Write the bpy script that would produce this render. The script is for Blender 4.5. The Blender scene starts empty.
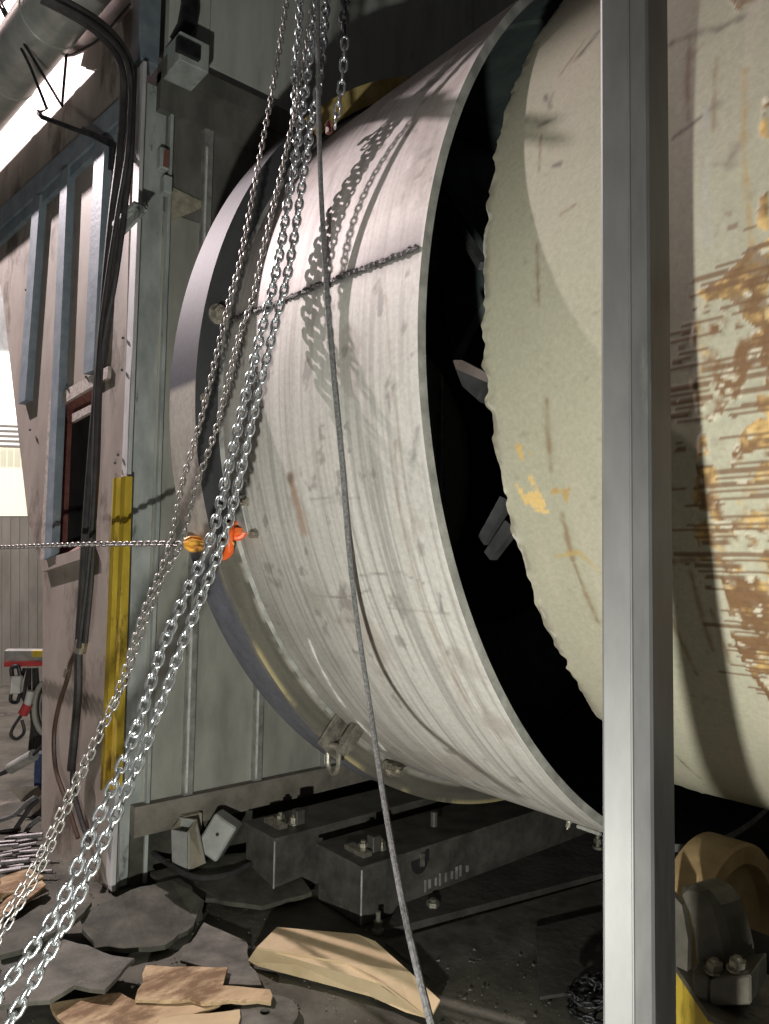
import bpy, bmesh, math, random
import numpy as np
from mathutils import Vector, Matrix
random.seed(7)
rng = np.random.default_rng(7)
SC = bpy.context.scene
COL = SC.collection
PI = math.pi

# ------------------------------------------------------------------ camera
F = 740.0
EYE = Vector((0, 0, 1.6))
PITCH, ROLL, PSI = 0.0639, 0.016, 0.6992
_f = Vector((-math.cos(PSI), math.sin(PSI), 0)); _r = Vector((math.sin(PSI), math.cos(PSI), 0)); _u = Vector((0, 0, 1))
_f2 = _f * math.cos(PITCH) + _u * math.sin(PITCH); _u2 = _u * math.cos(PITCH) - _f * math.sin(PITCH)
_r3 = _r * math.cos(ROLL) + _u2 * math.sin(ROLL); _u3 = _u2 * math.cos(ROLL) - _r * math.sin(ROLL)
cd = bpy.data.cameras.new('camera'); cam = bpy.data.objects.new('camera', cd); COL.objects.link(cam)
cd.sensor_fit = 'HORIZONTAL'; cd.sensor_width = 36; cd.lens = F / 769 * 36
cd.clip_start = 0.02; cd.clip_end = 100
M4 = Matrix.Identity(4)
for i in range(3):
    M4[i][0] = _r3[i]; M4[i][1] = _u3[i]; M4[i][2] = -_f2[i]; M4[i][3] = EYE[i]
cam.matrix_world = M4
SC.camera = cam

# ------------------------------------------------------------------ light
w = bpy.data.worlds.new('world'); SC.world = w; w.use_nodes = True
w.node_tree.nodes['Background'].inputs[0].default_value = (0.85, 0.87, 0.95, 1)
w.node_tree.nodes['Background'].inputs[1].default_value = 0.035


def lamp(name, loc, power, color, size, target=None, angle=None):
    l = bpy.data.lights.new(name, 'SPOT' if angle else 'POINT')
    l.energy = power; l.color = color; l.shadow_soft_size = size
    o = bpy.data.objects.new(name, l); COL.objects.link(o); o.location = loc
    if angle:
        l.spot_size = angle; l.spot_blend = 0.8
        o.rotation_euler = (Vector(target) - Vector(loc)).to_track_quat('-Z', 'Y').to_euler()
    return o


lamp('work_lamp', (-0.24, -0.22, 0.70), 232, (1.0, 1.0, 0.92), 0.03)
lamp('high_lamp', (-8.8, -1.05, 7.3), 3700, (1.0, 0.86, 0.87), 0.05)
SC.view_settings.view_transform = 'Standard'
SC.view_settings.look = 'None'
SC.view_settings.exposure = 0.0
SC.view_settings.gamma = 1.0
SC.view_settings.use_curve_mapping = False


# ------------------------------------------------------------------ places: a point of the photograph at a real plane or distance
def ray(x, y): return _f2 + _r3 * ((x - 384.5) / F) - _u3 * ((y - 512) / F)
def at(x, y, d): return EYE + ray(x, y) * d
def on_z(x, y, z=0.0):
    d = ray(x, y); return EYE + d * ((z - EYE.z) / d.z)
def on_y(x, y, Y):
    d = ray(x, y); return EYE + d * (Y / d.y)
def on_x(x, y, X):
    d = ray(x, y); return EYE + d * (X / d.x)
HN = Vector((-0.0826, 1.0, 0)).normalized(); HP = Vector((-3.85, 1.35, 0))
HDIR = Vector((1, 0.0826, 0)).normalized()
def on_h(x, y, off=0.0):      # on the hood side, off metres in front of it
    d = ray(x, y); P = HP - HN * off
    return EYE + d * ((P - EYE).dot(HN) / d.dot(HN))


# ------------------------------------------------------------------ materials
def new_mat(name):
    m = bpy.data.materials.new(name); m.use_nodes = True
    nt = m.node_tree; b = nt.nodes['Principled BSDF']
    return m, nt, b


def grunge(name, c1, c2, rough=0.6, metal=0.0, scale=8.0, detail=6.0, bump=0.15, stretch=(1, 1, 1), c3=None, t3=0.62, spec=0.5, lo=0.35, hi=0.65):
    m, nt, b = new_mat(name)
    N, L = nt.nodes, nt.links
    tc = N.new('ShaderNodeTexCoord'); mp = N.new('ShaderNodeMapping'); mp.inputs['Scale'].default_value = stretch
    L.new(tc.outputs['Object'], mp.inputs['Vector'])
    n1 = N.new('ShaderNodeTexNoise'); n1.inputs['Scale'].default_value = scale; n1.inputs['Detail'].default_value = detail; n1.inputs['Roughness'].default_value = 0.62
    L.new(mp.outputs[0], n1.inputs['Vector'])
    r = N.new('ShaderNodeValToRGB'); r.color_ramp.elements[0].position = lo; r.color_ramp.elements[1].position = hi
    r.color_ramp.elements[0].color = (*c1, 1); r.color_ramp.elements[1].color = (*c2, 1)
    L.new(n1.outputs[0], r.inputs[0]); out = r.outputs[0]
    if c3:
        n2 = N.new('ShaderNodeTexNoise'); n2.inputs['Scale'].default_value = scale * 0.6; n2.inputs['Detail'].default_value = 8; n2.inputs['Roughness'].default_value = 0.7
        mp2 = N.new('ShaderNodeMapping'); mp2.inputs['Location'].default_value = (3.1, 7.7, 1.3); mp2.inputs['Scale'].default_value = stretch
        L.new(tc.outputs['Object'], mp2.inputs['Vector']); L.new(mp2.outputs[0], n2.inputs['Vector'])
        r2 = N.new('ShaderNodeValToRGB'); r2.color_ramp.elements[0].position = t3 - 0.04; r2.color_ramp.elements[1].position = t3 + 0.06
        L.new(n2.outputs[0], r2.inputs[0])
        mx = N.new('ShaderNodeMixRGB'); L.new(r2.outputs[0], mx.inputs[0]); L.new(out, mx.inputs[1]); mx.inputs[2].default_value = (*c3, 1)
        out = mx.outputs[0]
    L.new(out, b.inputs['Base Color'])
    b.inputs['Roughness'].default_value = rough; b.inputs['Metallic'].default_value = metal
    b.inputs['Specular IOR Level'].default_value = spec
    if bump:
        n3 = N.new('ShaderNodeTexNoise'); n3.inputs['Scale'].default_value = scale * 5; n3.inputs['Detail'].default_value = 6
        L.new(mp.outputs[0], n3.inputs['Vector'])
        bp = N.new('ShaderNodeBump'); bp.inputs['Strength'].default_value = bump; bp.inputs['Distance'].default_value = 0.01
        L.new(n3.outputs[0], bp.inputs['Height']); L.new(bp.outputs[0], b.inputs['Normal'])
    return m


def painted(name, rough, metal, bump=0.2, scale=60, amt=0.18):     # colour kept per vertex (wear, rust, scratches, an edge highlight), fine grain added here
    m, nt, b = new_mat(name); N, L = nt.nodes, nt.links
    a = N.new('ShaderNodeAttribute'); a.attribute_name = 'Col'
    tc = N.new('ShaderNodeTexCoord'); n = N.new('ShaderNodeTexNoise'); n.inputs['Scale'].default_value = scale; n.inputs['Detail'].default_value = 8; n.inputs['Roughness'].default_value = 0.7
    L.new(tc.outputs['Object'], n.inputs['Vector'])
    mr = N.new('ShaderNodeMapRange'); mr.inputs['From Min'].default_value = 0.3; mr.inputs['From Max'].default_value = 0.7
    mr.inputs['To Min'].default_value = 1 - amt; mr.inputs['To Max'].default_value = 1 + amt
    L.new(n.outputs[0], mr.inputs['Value'])
    mul = N.new('ShaderNodeVectorMath'); mul.operation = 'SCALE'
    L.new(a.outputs['Color'], mul.inputs[0]); L.new(mr.outputs[0], mul.inputs['Scale'])
    L.new(mul.outputs[0], b.inputs['Base Color'])
    b.inputs['Roughness'].default_value = rough; b.inputs['Metallic'].default_value = metal; b.inputs['Specular IOR Level'].default_value = 0.3
    bp = N.new('ShaderNodeBump'); bp.inputs['Strength'].default_value = bump; bp.inputs['Distance'].default_value = 0.004
    L.new(n.outputs[0], bp.inputs['Height']); L.new(bp.outputs[0], b.inputs['Normal'])
    return m


def glow(name, c, s):
    m, nt, b = new_mat(name)
    b.inputs['Base Color'].default_value = (*c, 1); b.inputs['Emission Color'].default_value = (*c, 1); b.inputs['Emission Strength'].default_value = s
    return m


MT = dict(
    shell=painted('worn_steel_plate', 0.6, 0.15, 0.12, 70, 0.13),
    rusty=painted('rusty_plate', 0.65, 0.05, 0.08, 90, 0.12),
    band=painted('flange_steel', 0.62, 0.1, 0.1, 40, 0.2),
    face=grunge('dark_flange_face', (0.05, 0.052, 0.055), (0.11, 0.11, 0.11), 0.5, 0.4, 10, 6, 0.15, c3=(0.2, 0.17, 0.12), t3=0.66),
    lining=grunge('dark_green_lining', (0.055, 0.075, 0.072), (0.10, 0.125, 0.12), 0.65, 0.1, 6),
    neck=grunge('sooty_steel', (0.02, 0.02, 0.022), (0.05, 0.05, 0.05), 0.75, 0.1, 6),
    weld=grunge('weld_bead', (0.04, 0.035, 0.035), (0.16, 0.15, 0.15), 0.5, 0.4, 60, 4, 0.5),
    wallp=grunge('grey_wall_sheet', (0.31, 0.31, 0.275), (0.48, 0.475, 0.42), 0.6, 0.1, 5, 8, 0.1, (1, 1, 0.35), c3=(0.2, 0.19, 0.165), t3=0.64),
    rail=grunge('grey_rail', (0.26, 0.26, 0.245), (0.48, 0.48, 0.45), 0.5, 0.3, 14),
    hood=grunge('pinkish_grey_sheet', (0.29, 0.25, 0.215), (0.41, 0.36, 0.315), 0.6, 0.1, 4, 8, 0.08, (1, 1, 0.5), c3=(0.13, 0.10, 0.08), t3=0.58),
    blue=grunge('blue_grey_paint', (0.18, 0.23, 0.27), (0.28, 0.33, 0.37), 0.5, 0.1, 10),
    column=grunge('grey_green_column', (0.31, 0.34, 0.325), (0.52, 0.55, 0.53), 0.55, 0.05, 9, 8, 0.12, (1, 1, 0.4), c3=(0.03, 0.03, 0.03), t3=0.63),
    red=grunge('red_oxide', (0.16, 0.06, 0.05), (0.28, 0.11, 0.09), 0.65, 0.0, 14),
    raw=grunge('raw_edge', (0.35, 0.29, 0.25), (0.6, 0.54, 0.5), 0.6, 0.1, 40, 5, 0.5),
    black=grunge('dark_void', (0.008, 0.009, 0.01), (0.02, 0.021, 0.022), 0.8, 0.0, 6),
    yellow=grunge('yellow_paint', (0.5, 0.35, 0.03), (0.72, 0.53, 0.07), 0.5, 0.0, 9, 7, 0.1, (1, 1, 0.4), c3=(0.14, 0.09, 0.03), t3=0.6),
    gold=grunge('gold_lit_steel', (0.5, 0.36, 0.1), (0.75, 0.58, 0.25), 0.4, 0.3, 15),
    zinc=grunge('zinc_chain', (0.6, 0.63, 0.66), (0.75, 0.77, 0.78), 0.28, 0.9, 30, 3, 0.0),
    dull=grunge('dull_chain', (0.32, 0.3, 0.28), (0.5, 0.48, 0.46), 0.38, 0.8, 30, 3, 0.0),
    blackiron=grunge('black_iron', (0.02, 0.02, 0.022), (0.05, 0.05, 0.055), 0.45, 0.4, 20),
    orange=grunge('orange_paint', (0.75, 0.11, 0.02), (0.9, 0.18, 0.04), 0.4, 0.0, 20),
    amber=grunge('amber_paint', (0.8, 0.35, 0.03), (0.95, 0.5, 0.08), 0.4, 0.1, 30),
    rope=grunge('grey_rope', (0.1, 0.1, 0.1), (0.24, 0.24, 0.24), 0.85, 0.0, 120, 3, 0.6),
    cable=grunge('black_cable', (0.028, 0.027, 0.027), (0.06, 0.055, 0.055), 0.5, 0.0, 12),
    brown=grunge('brown_hose', (0.06, 0.035, 0.025), (0.11, 0.07, 0.05), 0.5, 0.0, 12),
    post=grunge('galvanised_post', (0.08, 0.079, 0.079), (0.135, 0.134, 0.133), 0.55, 0.1, 7, 8, 0.06, (1, 1, 0.3), c3=(0.18, 0.18, 0.17), t3=0.66),
    duct=grunge('shiny_duct', (0.42, 0.44, 0.41), (0.66, 0.68, 0.64), 0.3, 0.35, 6),
    plate=grunge('brown_plate', (0.24, 0.19, 0.175), (0.36, 0.30, 0.28), 0.4, 0.4, 8, 8, 0.1),
    beam=grunge('oily_beam', (0.06, 0.058, 0.05), (0.14, 0.135, 0.118), 0.55, 0.2, 9, 8, 0.2, c3=(0.22, 0.205, 0.17), t3=0.66),
    bolt=grunge('bolt_steel', (0.25, 0.23, 0.19), (0.5, 0.47, 0.4), 0.4, 0.7, 40),
    floor=grunge('sooty_floor', (0.040, 0.038, 0.028), (0.12, 0.115, 0.088), 0.8, 0.0, 3, 10, 0.6, c3=(0.25, 0.22, 0.185), t3=0.66),
    slab=grunge('dusty_slab', (0.055, 0.054, 0.043), (0.17, 0.162, 0.135), 0.75, 0.0, 7, 10, 0.3, c3=(0.28, 0.26, 0.225), t3=0.6),
    darkslab=grunge('dark_slab', (0.032, 0.032, 0.024), (0.10, 0.098, 0.076), 0.75, 0.0, 7, 9, 0.3),
    card=grunge('cardboard', (0.5, 0.38, 0.22), (0.64, 0.5, 0.31), 0.8, 0.0, 6, 8, 0.1, c3=(0.4, 0.28, 0.15), t3=0.68),
    wood=grunge('plywood', (0.42, 0.3, 0.17), (0.62, 0.46, 0.28), 0.8, 0.0, 9, 9, 0.2, (1, 0.4, 1), c3=(0.2, 0.12, 0.06), t3=0.56),
    can=grunge('white_tin', (0.36, 0.37, 0.35), (0.52, 0.53, 0.5), 0.45, 0.1, 8, 8, 0.05, c3=(0.26, 0.25, 0.22), t3=0.62),
    canin=grunge('tin_side', (0.3, 0.27, 0.2), (0.44, 0.4, 0.31), 0.5, 0.1, 10),
    wheel=grunge('tan_roller', (0.3, 0.2, 0.1), (0.44, 0.31, 0.16), 0.5, 0.1, 10, 8, 0.1),
    pillow=grunge('grey_bearing_paint', (0.06, 0.055, 0.043), (0.11, 0.1, 0.08), 0.5, 0.1, 12),  # darkened tone carries the post's shadow over the bearing
    concrete=grunge('oily_concrete', (0.03, 0.028, 0.025), (0.075, 0.07, 0.062), 0.85, 0.0, 5, 9, 0.5, c3=(0.12, 0.11, 0.1), t3=0.7),
    grit=grunge('grit', (0.06, 0.055, 0.045), (0.2, 0.18, 0.15), 0.7, 0.0, 60),
    shade_beam=grunge('shaded_sheet_dark_beam', (0.10, 0.10, 0.088), (0.2, 0.195, 0.17), 0.7, 0.0, 6, 8, 0.1, (1, 1, 0.4)),  # panel tone stands for shade; the top beam is dark itself
    plinth=grunge('brown_grey_rail', (0.16, 0.145, 0.12), (0.28, 0.255, 0.215), 0.7, 0.0, 9),
    lug=grunge('lug_steel', (0.1, 0.09, 0.075), (0.28, 0.26, 0.22), 0.45, 0.4, 25),
    lip=grunge('pale_highlight', (0.6, 0.6, 0.57), (0.85, 0.85, 0.82), 0.5, 0.0, 20, 3, 0.0),  # bright tone of the imitated highlight along the rail edges
    upperwall=grunge('pale_upper_sheet', (0.5, 0.52, 0.47), (0.68, 0.7, 0.64), 0.65, 0.0, 5, 8, 0.1, (1, 1, 0.25), c3=(0.38, 0.39, 0.35)),
    colface=grunge('pale_column_flange', (0.5, 0.5, 0.5), (0.7, 0.7, 0.7), 0.5, 0.1, 9, 8, 0.1, (1, 1, 0.4)),  # lamplight put into the front flange's paler tone
    tan=grunge('tan_lit_patch', (0.3, 0.27, 0.2), (0.5, 0.46, 0.36), 0.8, 0.0, 25, 6, 0.4),
    far=grunge('far_sheet', (0.3, 0.29, 0.25), (0.42, 0.41, 0.36), 0.6, 0.0, 5, 6, 0.05, (1, 1, 0.3)),
    darkroom=grunge('soot_brown', (0.018, 0.014, 0.012), (0.035, 0.028, 0.025), 0.9, 0.0, 3),
    white=grunge('white_plastic', (0.6, 0.6, 0.57), (0.75, 0.75, 0.72), 0.5, 0.0, 12),
    redp=grunge('red_plastic', (0.5, 0.05, 0.05), (0.62, 0.08, 0.08), 0.45, 0.0, 12),
    bluep=grunge('blue_cloth', (0.03, 0.05, 0.12), (0.06, 0.09, 0.2), 0.8, 0.0, 20),
    rod=grunge('scrap_rod', (0.12, 0.11, 0.11), (0.32, 0.3, 0.3), 0.5, 0.2, 20),
    window=glow('daylit_panel', (1.0, 0.99, 0.95), 1.3),
    yelpanel=glow('daylit_yellow_panel', (0.96, 0.9, 0.7), 0.75),
)


# ------------------------------------------------------------------ mesh building
class MB:
    def __init__(s): s.v = []; s.f = []

    def add(s, vs, fs):
        k = len(s.v); s.v += [tuple(p) for p in vs]; s.f += [tuple(i + k for i in f) for f in fs]

    def box(s, c, size, ax=None):
        c = Vector(c); ax = ax or (Vector((1, 0, 0)), Vector((0, 1, 0)), Vector((0, 0, 1)))
        vs = []
        for k in range(8):
            vs.append(c + ax[0] * size[0] * (0.5 if k & 1 else -0.5) + ax[1] * size[1] * (0.5 if k & 2 else -0.5) + ax[2] * size[2] * (0.5 if k & 4 else -0.5))
        s.add(vs, [(0, 2, 3, 1), (4, 5, 7, 6), (0, 1, 5, 4), (2, 6, 7, 3), (0, 4, 6, 2), (1, 3, 7, 5)])
        return s

    def prism(s, poly, off):
        poly = [Vector(p) for p in poly]; off = Vector(off); n = len(poly)
        s.add(poly + [p + off for p in poly], [tuple(range(n)), tuple(range(2 * n - 1, n - 1, -1))] + [(i, i + n, (i + 1) % n + n, (i + 1) % n) for i in range(n)])
        return s

    def tube(s, pts, r, n=8, cap=True):
        pts = [Vector(p) for p in pts]; m = len(pts)
        rs = r if isinstance(r, (list, tuple)) else [r] * m
        t0 = (pts[1] - pts[0]).normalized(); a = t0.orthogonal().normalized(); vs = []; fs = []
        for i, p in enumerate(pts):
            t = (pts[min(i + 1, m - 1)] - pts[max(i - 1, 0)]).normalized()
            a = (a - t * a.dot(t)).normalized(); b = t.cross(a)
            for k in range(n):
                q = 2 * PI * k / n; vs.append(p + a * math.cos(q) * rs[i] + b * math.sin(q) * rs[i])
        for i in range(m - 1):
            for k in range(n):
                fs.append((i * n + k, i * n + (k + 1) % n, (i + 1) * n + (k + 1) % n, (i + 1) * n + k))
        if cap: fs += [tuple(range(n - 1, -1, -1)), tuple((m - 1) * n + k for k in range(n))]
        s.add(vs, fs); return s

    def cyl(s, p0, p1, r, n=12, r1=None): return s.tube([p0, p1], [r, r1 if r1 is not None else r], n)

    def lathe(s, prof, yc, zc, a0=0.0, a1=2 * PI, n=96, close=True):      # profile (x, R) turned about the drum axis
        full = abs(a1 - a0 - 2 * PI) < 1e-6; m = len(prof); na = n if full else n + 1; vs = []
        for i in range(na):
            a = a0 + (a1 - a0) * i / n
            for x, R in prof: vs.append((x, yc - R * math.cos(a), zc + R * math.sin(a)))
        fs = []
        for i in range(n):
            j = (i + 1) % na
            for k in range(m if close else m - 1):
                q = (k + 1) % m; fs.append((i * m + k, i * m + q, j * m + q, j * m + k))
        if not full and close: fs += [tuple(range(m)), tuple((na - 1) * m + k for k in range(m - 1, -1, -1))]
        s.add(vs, fs); return s

    def bolt(s, base, nrm, r, h):                                       # washer, hexagon head, stud end
        b = Vector(base); d = Vector(nrm).normalized()
        s.cyl(b, b + d * h * 0.2, r * 1.35, 12); s.cyl(b + d * h * 0.2, b + d * h, r, 6); s.cyl(b + d * h, b + d * h * 1.35, r * 0.5, 8)
        return s

    def build(s, name, m, parent=None, smooth=False, origin=None, bevel=0.0):
        o_ = Vector(origin) if origin is not None else (WP[parent] if parent else Vector((0, 0, 0)))
        me = bpy.data.meshes.new(name); me.from_pydata([tuple(Vector(p) - o_) for p in s.v], [], s.f); me.update()
        bm = bmesh.new(); bm.from_mesh(me); bmesh.ops.recalc_face_normals(bm, faces=bm.faces)
        if bevel:
            bmesh.ops.bevel(bm, geom=[e for e in bm.edges if e.calc_face_angle(0) > 0.6], offset=bevel, segments=1, affect='EDGES', clamp_overlap=True)
        bm.to_mesh(me); bm.free()
        if smooth:
            me.shade_smooth()
            me.set_sharp_from_angle(angle=math.radians(38))
        return link(name, me, m, parent, o_)


WP = {}


def link(name, me, m, parent, o_):
    me.materials.append(MT[m])
    o = bpy.data.objects.new(name, me); COL.objects.link(o); WP[o] = Vector(o_)
    if parent: o.parent = parent; o.location = Vector(o_) - WP[parent]
    else: o.location = o_
    return o


def thing(name, label, cat, loc, group=None):
    o = bpy.data.objects.new(name, None); COL.objects.link(o); o.location = loc; WP[o] = Vector(loc); o.empty_display_size = 0.1
    o['label'] = label; o['category'] = cat
    if group: o['group'] = group
    return o


def tag(o, label, cat, group=None):
    o['label'] = label; o['category'] = cat
    if group: o['group'] = group
    return o


def struct(o): o['kind'] = 'structure'; return o


def struct_empty(name, loc=(0, 0, 0)):
    o = bpy.data.objects.new(name, None); COL.objects.link(o); o.location = loc; WP[o] = Vector(loc); o['kind'] = 'structure'; return o


def smooth_path(pts, n=8):                                              # Catmull-Rom through points
    P = [Vector(p) for p in pts]; P = [P[0] * 2 - P[1]] + P + [P[-1] * 2 - P[-2]]; out = []
    for i in range(1, len(P) - 2):
        for k in range(n):
            t = k / n; a, b, c, d = P[i - 1:i + 3]
            out.append(0.5 * ((2 * b) + (c - a) * t + (2 * a - 5 * b + 4 * c - d) * t * t + (3 * b - a - 3 * c + d) * t ** 3))
    out.append(P[-2]); return out


def vnoise(x, y, seed):                                                 # smooth value noise on arrays
    xi = np.floor(x).astype(np.int64); yi = np.floor(y).astype(np.int64); fx = x - xi; fy = y - yi
    fx = fx * fx * (3 - 2 * fx); fy = fy * fy * (3 - 2 * fy)
    def h(a, b):
        k = (a * 374761393 + b * 668265263 + seed * 974711) & 0x7fffffff
        k = ((k ^ (k >> 13)) * 1274126177) & 0x7fffffff
        return ((k ^ (k >> 16)) & 0xffff) / 65535.0
    return (h(xi, yi) * (1 - fx) + h(xi + 1, yi) * fx) * (1 - fy) + (h(xi, yi + 1) * (1 - fx) + h(xi + 1, yi + 1) * fx) * fy


def fbm(x, y, seed, o=4):
    s = 0; a = 0.5; t = 0
    for i in range(o): s = s + a * vnoise(x * 2 ** i, y * 2 ** i, seed + i * 17); t += a; a *= 0.55
    return s / t


def sstep(a, b, x): t = np.clip((x - a) / (b - a), 0, 1); return t * t * (3 - 2 * t)


def seg_mask(S, X, pts, w):                                             # soft stroke along a polyline in surface metres
    d = np.full(S.shape, 9.0)
    for (s0, x0), (s1, x1) in zip(pts[:-1], pts[1:]):
        ds, dx = s1 - s0, x1 - x0; t = np.clip(((S - s0) * ds + (X - x0) * dx) / (ds * ds + dx * dx + 1e-12), 0, 1)
        d = np.minimum(d, np.hypot(S - s0 - t * ds, X - x0 - t * dx))
    wob = 0.45 + 0.9 * vnoise(S * 45, X * 45, 5)
    return np.exp(-(d / (w * wob)) ** 2) * (0.45 + 0.55 * sstep(.3, .6, fbm(S * 30, X * 30, 6, 3)))


def poly_mask(S, X, poly):
    ins = np.zeros(S.shape, bool); n = len(poly)
    for i in range(n):
        (s0, x0), (s1, x1) = poly[i], poly[(i + 1) % n]
        c = ((x0 > X) != (x1 > X)); ins ^= c & (S < (s1 - s0) * (X - x0) / (x1 - x0 + 1e-12) + s0)
    return ins.astype(float)


def mixc(C, m, col): return C * (1 - m[..., None]) + np.array(col) * m[..., None]


def surface(name, m, parent, X, A, Rr, yc, zc, C):                       # X, A, Rr arrays [na, nx] -> mesh with its colours
    na, nx = X.shape; o_ = WP[parent]
    co = np.stack([X - o_.x, yc - Rr * np.cos(A) - o_.y, zc + Rr * np.sin(A) - o_.z], -1).reshape(-1, 3).astype(np.float32)
    i = np.arange(na - 1)[:, None] * nx + np.arange(nx - 1)[None, :]
    q = np.stack([i, i + 1, i + nx + 1, i + nx], -1).reshape(-1, 4).astype(np.int32)
    me = bpy.data.meshes.new(name); me.vertices.add(len(co)); me.vertices.foreach_set('co', co.ravel())
    me.loops.add(q.size); me.loops.foreach_set('vertex_index', q.ravel())
    me.polygons.add(len(q)); me.polygons.foreach_set('loop_start', np.arange(0, q.size, 4, dtype=np.int32))
    me.update(calc_edges=True); me.validate()
    at_ = me.color_attributes.new('Col', 'FLOAT_COLOR', 'POINT')
    rgba = np.ones((len(co), 4), np.float32); rgba[:, :3] = C.reshape(-1, 3); at_.data.foreach_set('color', rgba.ravel())
    me.shade_smooth()
    return link(name, me, m, parent, o_)


# ================================================================== THE SETTING
# floor: uneven, sooty
n = 120; fx = np.linspace(-11, 4, n); fy = np.linspace(-3, 8, n); FX, FY = np.meshgrid(fx, fy)
FZ = 0.03 * (fbm(FX * 1.5, FY * 1.5, 3) - 0.75)
mb = MB(); mb.v = [tuple(p) for p in np.stack([FX, FY, FZ], -1).reshape(-1, 3)]
mb.f = [(j * n + i, j * n + i + 1, (j + 1) * n + i + 1, (j + 1) * n + i) for j in range(n - 1) for i in range(n - 1)]
struct(mb.build('floor', 'floor', smooth=True))
struct(MB().box((-3.0, 2.5, 8.05), (17, 17, 0.1)).build('ceiling', 'darkroom'))
struct(MB().box((-3.0, 8.0, 4.0), (17, 0.1, 8.2)).build('wall_rear', 'darkroom'))

# end wall behind the drum: sheets between vertical rails, on a base rail, a beam across the top
wb = struct_empty('wall_back', (-3.6, 2.8, 0))
YR = [1.50, 1.735, 2.14, 2.60, 3.06, 3.52, 3.98, 4.44, 4.9, 5.36, 5.82, 6.3]
for a, b in zip(YR[:-1], YR[1:]):
    MB().box((-3.64, (a + b) / 2, 1.885), (0.05, b - a - 0.012, 3.0)).build('panel', 'wallp', wb)
    MB().box((-3.642, (a + b) / 2, 3.72), (0.05, b - a - 0.012, 0.66)).build('shaded_panel', 'shade_beam', wb)  # darkened sheets stand in for shade on the wall
    MB().box((-3.64 - random.uniform(0, .01), (a + b) / 2, 5.6), (0.05, b - a - 0.004, 2.9)).build('upper_panel', 'upperwall', wb)
for a in YR[1:]:
    MB().box((-3.60, a, 2.22), (0.035, 0.05, 3.67)).build('rail', 'rail', wb)
    MB().box((-3.579, a - 0.012, 2.1), (0.006, 0.010, 3.4)).build('rail_highlight', 'lip', wb)  # bright strip imitates a highlight along the rail edge
MB().prism([(-3.62, 1.45, 0.24), (-3.62, 6.3, 0.30), (-3.62, 6.3, 0.385), (-3.62, 1.45, 0.385)], (0.06, 0, 0)).build('base_rail', 'plinth', wb)
MB().box((-3.62, 3.85, 0.11), (0.04, 4.8, 0.27)).build('base_plinth', 'darkslab', wb)
MB().prism([on_x(x, y, -3.61) for x, y in ((171, 187), (206, 204), (206, 206), (170, 222))], (0.006, 0, 0)).build('lit_patch', 'tan', wb)  # tan sheet stands in for a lit patch of wall
MB().box((-3.56, 3.9, 4.10), (0.12, 4.9, 0.10)).box((-3.6, 3.9, 4.0), (0.06, 4.9, 0.2)).build('top_beam', 'shade_beam', wb)

# hood side at left: a tapering sheet with a window, three ribs and a ledge
wl = struct_empty('wall_left', (-3.9, 1.35, 0))
TH = HN * 0.03
def sheet(pix, name='sheet', m='hood', off=0.0, th=None): return MB().prism([on_h(x, y, off) for x, y in pix], th if th is not None else TH).build(name, m, wl)
sheet([(-60, 60), (140, -120), (133, 108), (118, 118), (0, 228), (-60, 280)])
sheet([(0, 228), (50, 180), (50, 402), (40, 562), (28, 520), (3, 300), (-4, 262)])
sheet([(50, 180), (106, 130), (100, 370), (50, 402)])
sheet([(106, 130), (118, 118), (132, 109), (112, 900), (86, 900), (95, 540), (100, 370)])
sheet([(43, 562), (95, 548), (86, 900), (41, 900)])
MB().prism([on_h(x, y, 0.0) for x, y in ((0, 228), (-4, 262), (-60, 310), (-60, 276))], TH).build('sheet', 'hood', wl)
MB().prism([on_h(-4, 231, .045), on_h(-4, 212, .045), on_h(122, 96, .045), on_h(122, 116, .045)], HN * 0.045).prism([on_h(-4, 246, .03), on_h(-4, 231, .03), on_h(122, 116, .03), on_h(122, 128, .03)], HN * 0.03).build('ledge', 'blue', wl)
for (xa, ya, xb, yb, wd) in ((33, 196, 18, 404, 7), (61, 166, 44, 560, 7), (95, 138, 83, 374, 10)):
    MB().prism([on_h(xa, ya, .045), on_h(xa + wd, ya - 2, .045), on_h(xb + wd, yb - 4, .045), on_h(xb, yb, .045)], HN * 0.045).build('rib', 'blue', wl)
MB().prism([on_h(50, 398, .02), on_h(108, 366, .02), on_h(107, 378, .02), on_h(52, 410, .02)], HN * 0.02).prism([on_h(49, 400, .02), on_h(55, 398, .02), on_h(46, 560, .02), on_h(40, 562, .02)], HN * 0.02).build('torn_edge', 'raw', wl)
MB().prism([on_h(40, 560, .03), on_h(90, 546, .03), on_h(90, 556, .03), on_h(42, 572, .03)], HN * 0.03).build('sill_flange', 'hood', wl)
for (x, y) in ((66, 387), (86, 377), (98, 372), (118, 455), (122, 370), (123, 338), (115, 463), (26, 290), (30, 430)):
    MB().cyl(on_h(x, y, .022), on_h(x, y, .03), 0.008, 6).build('rivet', 'blackiron', wl)
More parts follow.
